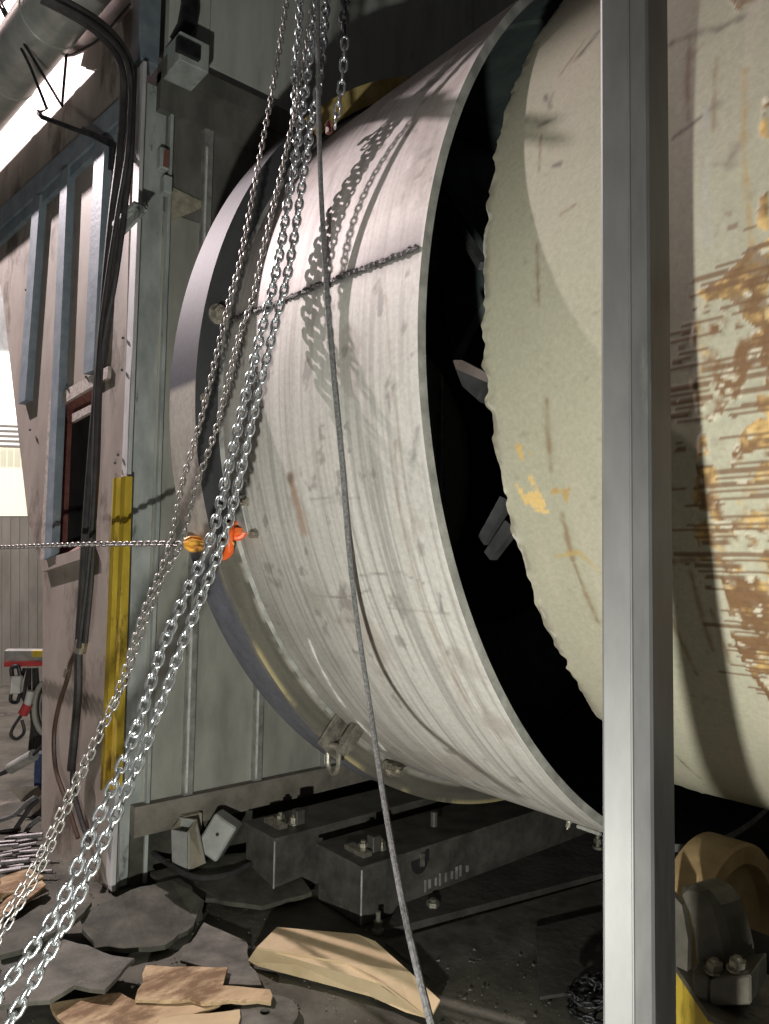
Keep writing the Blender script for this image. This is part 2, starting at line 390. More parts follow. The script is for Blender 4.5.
# hood behind the sheet: dark inside
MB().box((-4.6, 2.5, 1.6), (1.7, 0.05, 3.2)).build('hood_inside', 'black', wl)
win = struct_empty('window_1', on_h(70, 480))
fr = [(52, 408), (108, 378), (100, 540), (46, 562)]; fi = [(67, 424), (108, 402), (100, 530), (62, 548)]
for k in range(4):
    a, b, c, d = fr[k], fr[(k + 1) % 4], fi[(k + 1) % 4], fi[k]
    if k == 1: continue
    MB().prism([on_h(*a, .005), on_h(*b, .005), on_h(*c, -.10), on_h(*d, -.10)], HN * 0.03).build('frame_member', 'red', win)
MB().prism([on_h(72, 414, .004), on_h(92, 404, .004), on_h(92, 411, .004), on_h(72, 422, .004)], HN * 0.02).build('chipped_strip', 'raw', win)
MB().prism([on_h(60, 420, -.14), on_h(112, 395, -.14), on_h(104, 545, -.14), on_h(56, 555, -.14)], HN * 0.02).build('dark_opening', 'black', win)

# far left: daylit sheets above grey cladding
wf = struct_empty('wall_far', (-10.0, 1.0, 0))
FXX = -10.0
def far(pix, name, m, dx=0.05): return MB().prism([on_x(x, y, FXX) for x, y in pix], (-dx, 0, 0)).build(name, m, wf)
for k in range(7):
    x0 = -16 + k * 9
    far([(x0, 517), (x0 + 8.6, 517), (x0 + 8.6, 760), (x0, 760)], 'cladding_sheet', 'far', 0.05 + 0.03 * (k % 2))
for k in range(7):
    x0 = -14 + k * 7
    far([(x0, 444), (x0 + 6.8, 445), (x0 + 6.8, 516), (x0, 516)], 'translucent_sheet', 'yelpanel')
for k in range(5):
    MB().prism([on_x(x, y, FXX + .06) for x, y in ((-20, 424 + k * 5), (40, 426 + k * 5), (40, 428.5 + k * 5), (-20, 426.5 + k * 5))], (-.03, 0, 0)).build('louvre', 'far', wf)
far([(-25, 352), (45, 352), (45, 446), (-25, 446)], 'bright_panel', 'window', -0.02)
far([(-30, 250), (50, 250), (50, 356), (-30, 350)], 'lintel', 'column', 0.1)

# ================================================================== LEFT DRUM SECTION
YC, ZC, RL = 2.809, 2.18, 1.6
XL0, XL1 = -2.339, -1.322
dl = thing('drum_section', 'large grey steel drum section with flange ring, left of the beige rusty drum', 'drum', (-1.9, YC, ZC - RL))
na, nx = 640, 170
A, X = np.meshgrid(np.linspace(-1.62, 1.25, na), np.linspace(XL0, XL1, nx), indexing='ij')
S = A * RL
C = np.zeros((na, nx, 3)) + np.array((0.60, 0.58, 0.54))
C = C * (0.86 + 0.28 * fbm(S * 1.2, X * 1.5, 11))[..., None]
st = fbm(S * 0.9 + 0.4 * fbm(S * 2, X * 3, 19), X * 52, 21, 4); C = mixc(C, 0.38 * sstep(0.52, 0.78, st), (0.27, 0.24, 0.215))
st = fbm(S * 2.2, X * 120, 31, 2); C = mixc(C, 0.35 * sstep(0.58, 0.8, st), (0.30, 0.28, 0.26))
st = fbm(S * 2.0, X * 60, 41, 2); C = mixc(C, 0.5 * sstep(0.66, 0.8, st), (0.68, 0.66, 0.63))
bl = fbm(S * 4, X * 5, 51, 5); C = mixc(C, 0.5 * sstep(0.6, 0.72, bl), (0.36, 0.315, 0.28))
bl = fbm(S * 14, X * 16, 61, 4); C = mixc(C, 0.55 * sstep(0.68, 0.76, bl), (0.2, 0.18, 0.165))
gr = sstep(-.45, -.9, S) * sstep(-1.75, -2.15, X); C = mixc(C, gr * (.25 + .5 * fbm(S * 1.5, X * 40, 66, 3)), (0.27, 0.265, 0.25))     # darker and streaked towards the lower left
st = fbm(S * 1.3, X * 75, 67, 3); C = mixc(C, 0.45 * sstep(0.58, 0.7, st) * sstep(.2, -.5, S), (0.2, 0.185, 0.17))
C = mixc(C, 0.5 * sstep(-2.15, -2.32, X) * (0.4 + 0.8 * vnoise(S * 6, X * 8, 7)).clip(0, 1), (0.2, 0.18, 0.16))     # darker beside the flange
seam = 0.202 + (X + 1.339) / (-2.221 + 1.339) * 0.048
C = C * (1 + sstep(-.005, .005, S - seam)[..., None] * np.array((.02, -.02, .0)))
C = mixc(C, 0.75 * np.exp(-(np.abs(S - seam) / 0.022) ** 2) * (0.5 + 0.7 * vnoise(S * 25, X * 25, 9)).clip(0, 1), (0.09, 0.08, 0.08))
C = mixc(C, 0.5 * np.exp(-((S - seam - 0.03) / 0.06) ** 2) * sstep(-1.75, -1.45, X), (0.13, 0.115, 0.115))
for pts, wd, col, k in (
    ([(-0.335, -1.937), (-0.421, -1.919), (-0.508, -1.914)], .022, (0.42, 0.28, 0.2), .8), ([(-0.34, -1.94), (-0.33, -1.935)], .015, (0.15, 0.13, 0.12), .8),
    ([(-0.909, -2.129), (-1.046, -2.159), (-1.243, -2.191)], .008, (1.0, 0.99, 0.97), 1.2), ([(-1.335, -2.196), (-1.479, -2.211), (-1.56, -2.25)], .011, (1.0, 0.99, 0.97), 1.3),
    ([(-0.275, -1.428), (-0.43, -1.452), (-0.68, -1.455), (-1.1, -1.46)], .006, (0.33, 0.25, 0.19), .7), ([(0.241, -1.475), (0.011, -1.435), (-0.225, -1.413), (-0.6, -1.42)], .005, (0.36, 0.29, 0.24), .6),
    ([(-0.691, -1.383), (-0.742, -1.397)], .006, (0.1, 0.1, 0.1), .8), ([(-0.263, -1.34), (-0.381, -1.393)], .014, (0.26, 0.25, 0.24), .6), ([(-0.679, -1.786), (-0.807, -1.884)], .006, (0.25, 0.24, 0.23), .6),
    ([(-0.719, -2.053), (-0.724, -1.81), (-0.69, -1.672)], .003, (0.2, 0.18, 0.17), .7), ([(-0.644, -1.696), (-0.63, -1.514), (-0.659, -1.43)], .003, (0.2, 0.18, 0.17), .7),
    ([(-0.745, -1.618), (-0.746, -1.37)], .003, (0.25, 0.23, 0.22), .7), ([(-0.409, -1.85), (-0.403, -1.697)], .003, (0.2, 0.18, 0.17), .7), ([(-0.419, -1.775), (-0.416, -1.608)], .003, (0.2, 0.18, 0.17), .7),
    ([(-0.677, -2.214), (-0.695, -2.173)], .014, (0.16, 0.14, 0.12), .7), ([(-1.0, -1.40), (-1.7, -1.43)], .005, (0.3, 0.25, 0.2), .6)):
    C = mixc(C, np.clip(k * seg_mask(S, X, pts, wd), 0, 1), col)
C = mixc(C, 0.6 * sstep(-1.336, -1.324, X), (0.62, 0.6, 0.57))
Rr = RL + 0.004 * (fbm(S * 1.5, X * 2, 71) - 0.5)
surface('shell', 'shell', dl, X, A, Rr, YC, ZC, C)
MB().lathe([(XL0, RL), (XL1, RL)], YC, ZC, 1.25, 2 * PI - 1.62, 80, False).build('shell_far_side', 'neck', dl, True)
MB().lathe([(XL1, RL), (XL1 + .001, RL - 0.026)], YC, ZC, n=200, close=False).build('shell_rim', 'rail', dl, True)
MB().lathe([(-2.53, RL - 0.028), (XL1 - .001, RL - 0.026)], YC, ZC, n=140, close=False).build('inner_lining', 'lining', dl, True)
for xx in (-1.62,):
    MB().lathe([(xx - .012, RL - .028), (xx, RL - .04), (xx + .012, RL - .028)], YC, ZC, n=120, close=False).build('inner_weld', 'lining', dl, True)
# weld bead along the seam
mb = MB(); pts = []; rr = []
for i in range(90):
    t = i / 89; x = -1.335 - t * 0.98; s = 0.202 + t * 0.0495 + random.uniform(-.003, .003); a = s / RL
    pts.append((x, YC - (RL + .001) * math.cos(a), ZC + (RL + .001) * math.sin(a))); rr.append(0.0055 + 0.003 * (i % 2) + random.uniform(0, .002))
mb.tube(pts, rr, 6).build('weld_seam', 'weld', dl)
# flange ring: outer band (painted) and face
RB, XB0, XB1 = 1.698, -2.547, -2.339
na, nx = 420, 24
A, X = np.meshgrid(np.linspace(-1.7, 1.3, na), np.linspace(XB0, XB1, nx), indexing='ij'); S = A * RB
C = np.zeros((na, nx, 3)) + np.array((0.13, 0.135, 0.16))
C = C * (0.7 + 0.6 * fbm(S * 5, X * 9, 81))[..., None]
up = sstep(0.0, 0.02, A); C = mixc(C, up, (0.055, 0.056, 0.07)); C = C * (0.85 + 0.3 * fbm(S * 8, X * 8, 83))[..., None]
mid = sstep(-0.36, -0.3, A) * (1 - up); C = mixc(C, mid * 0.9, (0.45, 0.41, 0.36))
C = mixc(C, 0.5 * mid * sstep(.5, .7, fbm(S * 3, X * 60, 85)), (0.3, 0.26, 0.24))
C = mixc(C, (1 - up) * (1 - mid) * sstep(-2.375, -2.345, X) * 0.6 * vnoise(S * 9, X * 3, 86), (0.4, 0.33, 0.2))  # lower band edge painted with a yellowish highlight
fr_ = dl
surface('flange_band', 'band', dl, X, A, np.full(X.shape, RB), YC, ZC, C)
MB().lathe([(XB0, RB), (XB1, RB)], YC, ZC, 1.3, 2 * PI - 1.7, 80, False).build('band_far_side', 'neck', dl, True)
A, RR = np.meshgrid(np.linspace(-1.75, 1.5, 420), np.linspace(RL - .03, RB, 14), indexing='ij'); S = A * RB
C = np.zeros(A.shape + (3,)) + np.array((0.045, 0.047, 0.05)); lowf = sstep(-0.30, -0.36, A)
C = mixc(C, lowf, (0.13, 0.122, 0.10)); C = C * (0.75 + 0.5 * fbm(S * 6, RR * 30, 91))[..., None]
C = mixc(C, lowf * sstep(.5, .7, fbm(S * 4, RR * 60, 93)) * .6, (0.09, 0.085, 0.075))
C = mixc(C, lowf * sstep(RB - .022, RB - .002, RR) * sstep(.35, .6, fbm(S * 7, RR * 0, 95)) * .9, (0.5, 0.42, 0.22))  # yellow highlight painted on the lower outer edge
C = mixc(C, lowf * sstep(RL + .03, RL + .012, RR) * .6 * sstep(.3, .55, fbm(S * 16, RR * 0, 97)), (0.55, 0.52, 0.45))
surface('flange_face', 'rusty', dl, np.full(A.shape, XB1), A, RR, YC, ZC, C)
MB().lathe([(XB1, RB), (XB1 + .0005, RL - 0.05)], YC, ZC, 1.5, 2 * PI - 1.75, 80, False).lathe([(XB0, RB), (XB0 - .0005, 0.9)], YC, ZC, n=140, close=False).build('flange_rear_face', 'face', dl, False)
MB().lathe([(XL0 + .0, RL + .012), (XL0 + .014, RL + .001), (XL0 + .0, RL)], YC, ZC, n=220, close=False).build('flange_weld', 'rail', dl, True)
MB().lathe([(-3.55, 0.95), (XB0, 0.95)], YC, ZC, n=100, close=False).build('neck', 'neck', dl, True)
MB().lathe([(XB1 + .003, 1.705), (XB1 + .003, 1.625), (XB1 + .012, 1.625), (XB1 + .012, 1.705)], YC, ZC, 0.72, 1.25, 30).build('gold_lit_face', 'gold', dl)  # golden strip stands in for the lit, rusty upper flange face
# clips and bolts welded to the drum
def drum_pt(a, x, R=RL): return Vector((x, YC - R * math.cos(a), ZC + R * math.sin(a)))
def nrm(a): return Vector((0, -math.cos(a), math.sin(a)))
def tng(a): return Vector((0, math.sin(a), math.cos(a)))
def clip(a, x, R, size, name='clip_plate', m='bolt'):
    p = drum_pt(a, x, R); return MB().box(p + nrm(a) * size[1] / 2, size, (Vector((1, 0, 0)), nrm(a), tng(a))).build(name, m, dl, bevel=.003)
a1 = math.asin((1.735 - ZC) / RL)
lug1 = clip(a1 + .01, -2.27, RL, (0.085, 0.02, 0.13), 'lug_plate', 'rail')
for da, dx in ((.035, .05), (-.035, .065)):
    MB().bolt(drum_pt(a1 + da, -2.27 + dx, RL + .002), nrm(a1 + da), .012, .022).build('stud', 'bolt', lug1)
mb = MB().bolt(drum_pt(0.165, XB1, 1.645), (1, 0, 0), .028, .03); mb.build('flange_bolt', 'bolt', dl)
mb = MB().bolt(drum_pt(-0.02, XB1, 1.665), (1, 0, 0), .012, .016); mb.build('flange_bolt', 'bolt', dl)
al = -0.86
clip(al, -2.235, RL, (0.04, 0.09, 0.05), 'lug_plate', 'lug'); clip(al, -2.315, RL, (0.012, 0.13, 0.12), 'lug_plate', 'lug')
ab = -1.06
p = drum_pt(ab, XB1 + .02, 1.64); MB().bolt(p, (1, 0, 0), .022, .05).bolt(p + Vector((0, -.03, .02)), (1, 0, 0), .015, .03).build('flange_bolt', 'bolt', dl)
clip(-1.17, -1.50, RL, (0.09, 0.012, 0.02), 'clip_plate', 'rail'); MB().bolt(drum_pt(-1.15, -1.56, RL), nrm(-1.15), .008, .02).build('stud', 'bolt', dl)
# flights seen through the open mouth
MB().prism([on_y(x, y, 2.1) for x, y in ((436, 176), (478, 240), (486, 262), (484, 300), (462, 340), (452, 362), (444, 300), (436, 240))], (0.02, 0.03, 0)).build('flight_plate', 'lining', dl)
MB().prism([on_y(x, y, 1.9) for x, y in ((438, 196), (480, 262), (478, 270), (438, 204))], (0.02, 0.02, 0)).build('flight_edge', 'face', dl)
MB().prism([on_y(x, y, 1.55) for x, y in ((453, 362), (462, 362), (500, 382), (500, 410), (480, 402), (462, 386))], (0.0, 0.04, 0)).build('spacer_bar', 'face', dl)
MB().prism([on_y(x, y, 1.54) for x, y in ((453, 360), (462, 360), (500, 380), (500, 388), (456, 369))], (0.0, 0.02, 0)).build('spacer_edge', 'plate', dl)
for (p4) in (((478, 536), (500, 496), (508, 500), (484, 545)), ((484, 552), (505, 520), (515, 528), (490, 560))):
    MB().prism([on_y(x, y, 1.62) for x, y in p4], (0, .03, .0)).build('flight_bar', 'face', dl)

# ================================================================== RIGHT DRUM
Y2, Z2, R2, X2 = 2.789, 2.2645, 1.461, -1.219
dr = thing('rusty_drum', 'beige drum with comb-like rust streaks, right of the grey section', 'drum', (-0.2, Y2, Z2 - R2))
na, nx = 680, 160
A, X = np.meshgrid(np.linspace(-1.62, 0.80, na), np.linspace(X2, -0.44, nx), indexing='ij'); S = A * R2
C = np.zeros((na, nx, 3)) + np.array((0.36, 0.345, 0.262))
C = C * (0.88 + 0.24 * fbm(S * 2, X * 3, 111))[..., None]
C = mixc(C, 0.35 * sstep(.55, .75, fbm(S * 1.5, X * 14, 113)), (0.42, 0.37, 0.3))
C = mixc(C, 0.35 * sstep(.60, .78, fbm(S * 8, X * 10, 115, 5)), (0.34, 0.32, 0.26))
C = mixc(C, 0.4 * sstep(.76, .84, fbm(S * 30, X * 30, 117, 3)), (0.25, 0.22, 0.17))
C = mixc(C, 0.5 * sstep(0.0, 0.3, S) * sstep(-0.8, -0.6, X) * sstep(.45, .7, fbm(S * 2, X * 20, 118)), (0.44, 0.38, 0.33))
STR = [([(-0.297, -1.044), (-0.458, -1.061)], .008, 0), ([(-0.568, -1.058), (-0.684, -1.064)], .008, 0), ([(-0.697, -1.063), (-0.857, -1.054)], .007, 0), ([(0.063, -1.051), (-0.079, -1.045)], .005, 0),
       ([(-0.676, -1.111), (-0.662, -1.043), (-0.714, -0.999)], .006, 1), ([(0.479, -1.088), (0.425, -1.058)], .007, 2), ([(0.477, -1.064), (0.442, -1.067)], .006, 2), ([(0.389, -1.088), (0.383, -1.034)], .006, 2),
       ([(0.355, -1.073), (0.255, -1.062)], .005, 0), ([(0.417, -0.749), (0.405, -0.688), (0.391, -0.65)], .010, 2), ([(0.386, -0.641), (0.386, -0.61)], .012, 2), ([(0.177, -0.721), (0.195, -0.669), (0.208, -0.636)], .008, 2),
       ([(0.099, -0.595), (0.075, -0.611)], .012, 3), ([(0.254, -0.586), (0.09, -0.582), (-0.026, -0.575), (-0.091, -0.571)], .006, 4), ([(0.412, -0.71), (0.203, -0.693)], .006, 0), ([(0.31, -0.645), (0.157, -0.641)], .005, 0),
       ([(0.207, -0.659), (-0.057, -0.65)], .012, 5), ([(-0.685, -0.813), (-0.68, -0.765)], .010, 0), ([(-0.703, -0.778), (-0.908, -0.785)], .005, 0), ([(-0.799, -0.757), (-0.937, -0.754)], .006, 0),
       ([(-0.833, -0.855), (-0.991, -0.846)], .005, 0), ([(-1.376, -1.05), (-1.529, -1.048)], .005, 2), ([(0.247, -1.021), (0.243, -1.001)], .007, 2), ([(0.113, -0.989), (0.122, -0.95)], .004, 0),
       ([(0.55, -1.018), (0.612, -0.965)], .01, 2), ([(0.526, -1.056), (0.608, -1.006)], .006, 0)]
SC_ = [(0.2, 0.13, 0.07), (0.4, 0.28, 0.1), (0.09, 0.075, 0.065), (0.13, 0.08, 0.08), (0.36, 0.25, 0.11), (0.36, 0.35, 0.31)]
for pts, wd, k in STR: C = mixc(C, 0.8 * seg_mask(S, X, pts, wd), SC_[k])
POL = [[(-0.142, -0.669), (-0.113, -0.602), (-0.092, -0.541), (-0.248, -0.551), (-0.181, -0.606), (-0.168, -0.656)],
       [(-0.163, -0.679), (-0.201, -0.598), (-0.278, -0.578), (-0.363, -0.615), (-0.371, -0.692), (-0.253, -0.702)],
       [(-0.239, -0.592), (-0.231, -0.55), (-0.407, -0.569), (-0.385, -0.59)],
       [(-0.31, -0.704), (-0.336, -0.611), (-0.395, -0.656), (-0.39, -0.695), (-0.548, -0.732), (-0.68, -0.75), (-0.679, -0.709), (-0.873, -0.726), (-0.982, -0.714), (-1.008, -0.692), (-0.865, -0.655), (-0.77, -0.679), (-0.679, -0.678), (-0.49, -0.681), (-0.43, -0.691)],
       [(-0.436, -0.634), (-0.407, -0.569), (-1.04, -0.701), (-0.923, -0.698), (-0.77, -0.685), (-0.635, -0.695), (-0.512, -0.659)],
       [(0.412, -0.619), (0.389, -0.554), (0.442, -0.559), (0.485, -0.648)], [(0.184, -0.552), (0.177, -0.54), (0.089, -0.538), (0.117, -0.558)], [(-0.013, -0.559), (-0.003, -0.539), (-0.083, -0.541), (-0.057, -0.564)],
       [(-0.42, -0.60), (-0.40, -0.44), (-1.1, -0.44), (-1.04, -0.70)], [(-0.092, -0.541), (-0.05, -0.44), (-0.42, -0.44), (-0.42, -0.57)]]
wx = X + 0.03 * (fbm(S * 14, X * 14, 121) - 0.5); ws = S + 0.05 * (fbm(S * 11, X * 11, 123) - 0.5)
reg = np.zeros(S.shape)
for pg in POL: reg = np.maximum(reg, poly_mask(ws, wx, pg))
reg5 = reg * sstep(.38, .50, fbm(S * 9, X * 12, 131, 5) + 0.05)
ROW = 0.0132; row = np.floor(S / ROW); ends = vnoise(row * 7.3, X * 11, 141)            # comb of short streaks along the axis
comb = (np.abs(S / ROW - row - 0.5) < 0.2 + .12 * vnoise(row * 3.3, X * 30, 142)) * sstep(.36, .42, ends)
grow = np.zeros(S.shape)
for pg in POL: grow = np.maximum(grow, poly_mask(S + 0.03 * (vnoise(row * 3.1, X * 2, 143) - .5), X + 0.03 + 0.12 * (vnoise(row * 5.7, X * 0 + 3.3, 145) - 0.5), pg))
crust = np.clip(reg5 * sstep(.30, .42, fbm(S * 34, X * 26, 151, 4)), 0, 1)
crust = np.maximum(crust, poly_mask(ws, wx, POL[0]))
tone = fbm(S * 12, X * 14, 161, 4)
RC = mixc(np.zeros(S.shape + (3,)) + np.array((0.17, 0.095, 0.045)), sstep(.44, .66, tone * .6 + .4 * fbm(S * 50, X * 40, 163, 3)), (0.56, 0.38, 0.15))
RC = mixc(RC, sstep(.60, .70, fbm(S * 45, X * 38, 165, 3)), (0.5, 0.46, 0.36)); RC = mixc(RC, poly_mask(ws, wx, POL[0]) * .8 * sstep(.35, .55, fbm(S * 40, X * 40, 167)), (0.15, 0.09, 0.045))
C = C * (1 - crust[..., None]) + RC * crust[..., None]
cm = comb * grow * sstep(0.05, -0.1, S); C = mixc(C, 0.85 * cm, (0.15, 0.085, 0.045))
for pg, col in (([(-0.377, -1.152), (-0.393, -1.11), (-0.429, -1.118), (-0.431, -1.149)], (0.55, 0.36, 0.12)), ([(-0.474, -1.175), (-0.453, -1.124), (-0.529, -1.099), (-0.566, -1.103), (-0.551, -1.165)], (0.66, 0.45, 0.17)), ([(-0.493, -1.081), (-0.504, -1.021), (-0.544, -1.045), (-0.53, -1.084)], (0.4, 0.26, 0.09))):
    C = mixc(C, 0.85 * poly_mask(ws, wx, pg) * sstep(.42, .55, fbm(S * 40, X * 40, 171, 3)), col)
ed = X - X2; C = mixc(C, 0.7 * sstep(.03, .0, ed) * sstep(.4, .6, fbm(S * 20, X * 20, 181)), (0.16, 0.14, 0.11))
C = mixc(C, 0.5 * sstep(.03, .005, ed) * sstep(.66, .72, fbm(S * 16, X * 50, 183)), (0.6, 0.57, 0.5))
jag = 0.018 * (vnoise(S * 22, S * 0, 191) + 0.6 * vnoise(S * 60, S * 0, 193) - 0.8) * sstep(.05, 0, ed)
Rr = R2 + 0.006 * (fbm(S * 1.2, X * 1.6, 195) - .5) + crust * (0.001 + 0.0035 * fbm(S * 60, X * 60, 197, 2)) + cm * 0.0008 + 0.008 * sstep(.03, 0, ed) * (fbm(S * 18, X * 18, 199) - .6)
surface('shell', 'rusty', dr, X + jag, A, Rr, Y2, Z2, C)
MB().lathe([(X2 + .01, R2), (-0.44, R2)], Y2, Z2, 0.80, 2 * PI - 1.62, 80, False).lathe([(-0.44, R2), (1.6, R2)], Y2, Z2, n=100, close=False).build('shell_far_side', 'neck', dr, True)
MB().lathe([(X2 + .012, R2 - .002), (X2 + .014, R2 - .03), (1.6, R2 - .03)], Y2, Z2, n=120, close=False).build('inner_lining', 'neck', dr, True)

# ================================================================== STEEL POST in front
p0, p1, p2, p3 = at(601, 512, 1.15), at(631, 512, 1.132), at(651, 512, 1.132), at(672.5, 512, 1.218)
p4_ = p3 + (p0 - p2)
tp = thing('steel_post', 'tall galvanised square steel post standing in front of the rusty drum', 'post', (p1.x, p1.y, 0))
poly = [Vector((p.x, p.y, 0)) for p in (p0, p1, p2, p3, p4_)]
MB().prism(poly, (0, 0, 5.5)).build('post_body', 'post', tp, bevel=.004)
d01 = (Vector((p1.x, p1.y, 0)) - Vector((p0.x, p0.y, 0))).normalized(); c1 = Vector((p1.x, p1.y, 0))
MB().cyl(c1, c1 + Vector((0, 0, 5.5)), .0022, 8).build('seam_bead', 'post', tp, True)

# ================================================================== LEFT COLUMN and its neighbours
cl = thing('steel_column', 'tall grey-green steel column at the corner of the hood', 'column', (-3.6, 1.42, 0))
MB().box((-3.655, 1.45, 2.02), (0.07, 0.13, 4.04)).build('column_web', 'column', cl, bevel=.004)
MB().box((-3.612, 1.366, 2.06), (0.085, 0.02, 4.1)).build('column_flange', 'colface', cl, bevel=.003)
MB().box((-3.635, 1.526, 2.02), (0.105, 0.018, 4.04)).build('column_flange', 'column', cl, bevel=.003)
q = on_x(186, 62, -3.45)
MB().box(on_x(186, 62, -3.46), (0.2, 0.16, 0.15)).build('end_block', 'column', cl, bevel=.004)
MB().box(on_x(187, 56, -3.36) + Vector((0.01, 0, .03)), (0.03, 0.12, 0.07)).build('block_hole', 'blackiron', cl)
MB().box(on_x(163, 160, -3.585), (0.05, 0.05, 0.11)).box(on_x(166, 186, -3.58), (0.06, 0.045, 0.09)).build('bracket', 'column', cl, bevel=.004)
MB().prism([on_x(164, 150, -3.555), on_x(169, 150, -3.555), on_x(168, 168, -3.555), on_x(163, 166, -3.555)], (0.005, 0, 0)).build('bracket_plate', 'red', cl)
MB().tube([on_x(132, 214, -3.63) + Vector((0, -.05, 0)), on_x(146, 206, -3.6)], .022, 4).build('side_arm', 'column', cl)
# upper blue grey column
ub = thing('upper_column', 'dark blue-grey steel stanchion rising above the hood corner', 'column', on_h(146, 60))
c0 = on_h(145, 58, -.05); MB().box((c0.x, c0.y, c0.z + 0.9), (0.11, 0.11, 1.9)).build('stanchion', 'blue', ub, bevel=.003)
c0 = on_h(166, 40, -.3); MB().box((c0.x, c0.y, c0.z + 0.7), (0.2, 0.1, 1.5)).build('rear_plate', 'neck', ub)
MB().tube([on_x(178, 45, -3.62), on_x(186, 30, -3.62), on_x(190, 8, -3.62), on_x(188, -20, -3.62)], .055, 10).build('pipe_elbow', 'blackiron', ub, True)

yc_ = thing('yellow_channel', 'tall yellow painted steel channel leaning on the column', 'channel', on_h(108, 790, .03))
def strip(pix, off, th, nm, m, par): return MB().prism([on_h(x, y, off) for x, y in pix], HN * th).build(nm, m, par)
strip([(113, 479), (122, 477), (111, 790), (101, 790)], .012, .006, 'web', 'yellow', yc_)
strip([(113, 478), (116.5, 478), (104.5, 790), (100, 790)], .045, .036, 'side', 'yellow', yc_)
strip([(121, 477), (125.5, 476), (115, 788), (110.5, 790)], .045, .036, 'side', 'yellow', yc_)

# ================================================================== DUCT and cables at upper left
dk = thing('round_duct', 'shiny round metal duct slanting across the top left corner', 'duct', on_h(30, 60, .3))
pm = on_h(20, 60, .28); pa, pb = pm - HDIR * 2.5, pm + HDIR * 1.6; pa.z = pb.z = 4.50
MB().cyl(pa, pb, .158, 48).build('pipe', 'duct', dk, True)
for t in (.40, .56, .72): c = pa.lerp(pb, t); MB().cyl(c, c.lerp(pb, .004), .162, 48).build('pipe_joint', 'duct', dk, True)
og = thing('overhead_blocker', 'added shade girder hung from the ceiling above the hood, out of frame', 'blocker', (-6.55, -.22, 6.0))
MB().box((-6.55, -.218, 6.04), (.92, .158, .08)).build('blocker_body', 'column', og)  # added unseen box, shaped to cast the dark strip on the drum top
for x in (-6.9, -6.2): MB().cyl((x, -.22, 6.08), (x, -.22, 8.0), .02, 8).build('blocker_rod', 'blackiron', og)
cp = thing('round_plate', 'brown curved-edge steel plate bolted beside the round duct', 'plate', on_h(85, 30, .1))
MB().prism([on_h(x, y, .10) for x, y in ((52, 54), (60, 56), (70, 55), (82, 50), (94, 43), (106, 33), (118, 18), (130, 4), (136, -40), (70, -40), (60, 20))], HN * .02).build('plate_body', 'plate', cp)
MB().tube([on_h(x, y, .108) for x, y in ((52, 54), (60, 56), (70, 55), (82, 50), (94, 43), (106, 33), (118, 18), (130, 4))], .006, 6).build('rim', 'blackiron', cp)
MB().bolt(on_h(68, 43, .10), -HN, .022, .03).build('eye_bolt', 'blackiron', cp)

cb = thing('cable_bundle', 'bundle of thick black cables drooping down the hood past the dark window', 'cable', on_h(100, 400, .1))
path = [(45, -6), (72, 8), (98, 24), (118, 44), (127, 62), (130, 90), (127, 150), (119, 210), (110, 280), (102, 340), (97, 400), (94, 460), (91, 520), (87, 580), (81, 645)]
for k, (ox, oy, r_, m_) in enumerate(((0, 0, .021, 'cable'), (-6, 5, .017, 'cable'), (4, -2, .014, 'cable'), (-1, 3, .012, 'cable'))):
    pts = [on_h(x + ox * (1 - .4 * (y > 300)) + 2 * math.sin(y / 60 + k * 2), y + oy, float(np.interp(y, [-6, 30, 70], [.62, .36, .10])) + .02 * k) for x, y in path]
    if k == 0: pts += [on_h(x, y, .1) for x, y in ((78, 690), (75, 730), (71, 770))]
    MB().tube(smooth_path(pts), r_, 8).build('cable', m_, cb, True)
MB().tube(smooth_path([on_h(x, y, .09) for x, y in ((80, 645), (71, 662), (67, 680), (59, 705), (54, 735), (56, 770), (66, 800), (78, 838))]), .012, 8).build('hose', 'brown', cb, True)
MB().tube(smooth_path([on_h(x, y, .05) for x, y in ((74, 750), (73, 785), (80, 815), (90, 845))]), .014, 8).build('cable', 'cable', cb, True)
MB().cyl(on_h(82, 641, .13), on_h(80, 652, .13), .03, 10).build('clamp', 'bolt', cb); MB().cyl(on_h(69, 668, .09), on_h(66, 676, .09), .018, 10).build('coupling', 'bolt', cb)

br = thing('cable_bracket', 'thin rod bracket with wire stays carrying the cable bundle', 'bracket', on_h(75, 125, .1))
MB().tube([on_h(38, 112, .3), on_h(42, 117, .3), on_h(85, 133, .14), on_h(110, 141, .03)], .013, 8).build('arm', 'blackiron', br, True)
MB().tube([on_h(84, 130, .13), on_h(96, 136, .10), on_h(110, 143, .06)], .02, 8).build('clamp', 'blackiron', br, True)
for pr in (((0, 6, .42), (30, 66, .34), (47, 109, .27), (40, 112, .29)), ((3, 9, .42), (33, 58, .34), (62, 106, .2), (67, 48, .13)),):
    MB().tube([on_h(*t) for t in pr], .008, 6).build('stay_wire', 'blackiron', br, True)
MB().tube([on_h(0, 0, .42), on_h(12, 22, .4), on_h(22, 30, .38)], .006, 6).build('stay_wire', 'blackiron', br, True)
MB().prism([on_h(107, 147, .02), on_h(114, 143, .02), on_h(113, 165, .02), on_h(105, 172, .02)], HN * .02).build('gusset', 'blackiron', br)
cs = thing('channel_bracket', 'short dark channel bracket between the cables and the column', 'bracket', on_h(130, 220, .06))
MB().prism([on_h(x, y, .10) for x, y in ((118, 224), (140, 203), (146, 209), (118, 238))], HN * .015).prism([on_h(x, y, .10) for x, y in ((118, 224), (140, 203), (141, 206), (118, 228))], -HN * .03).build('channel', 'column', cs)


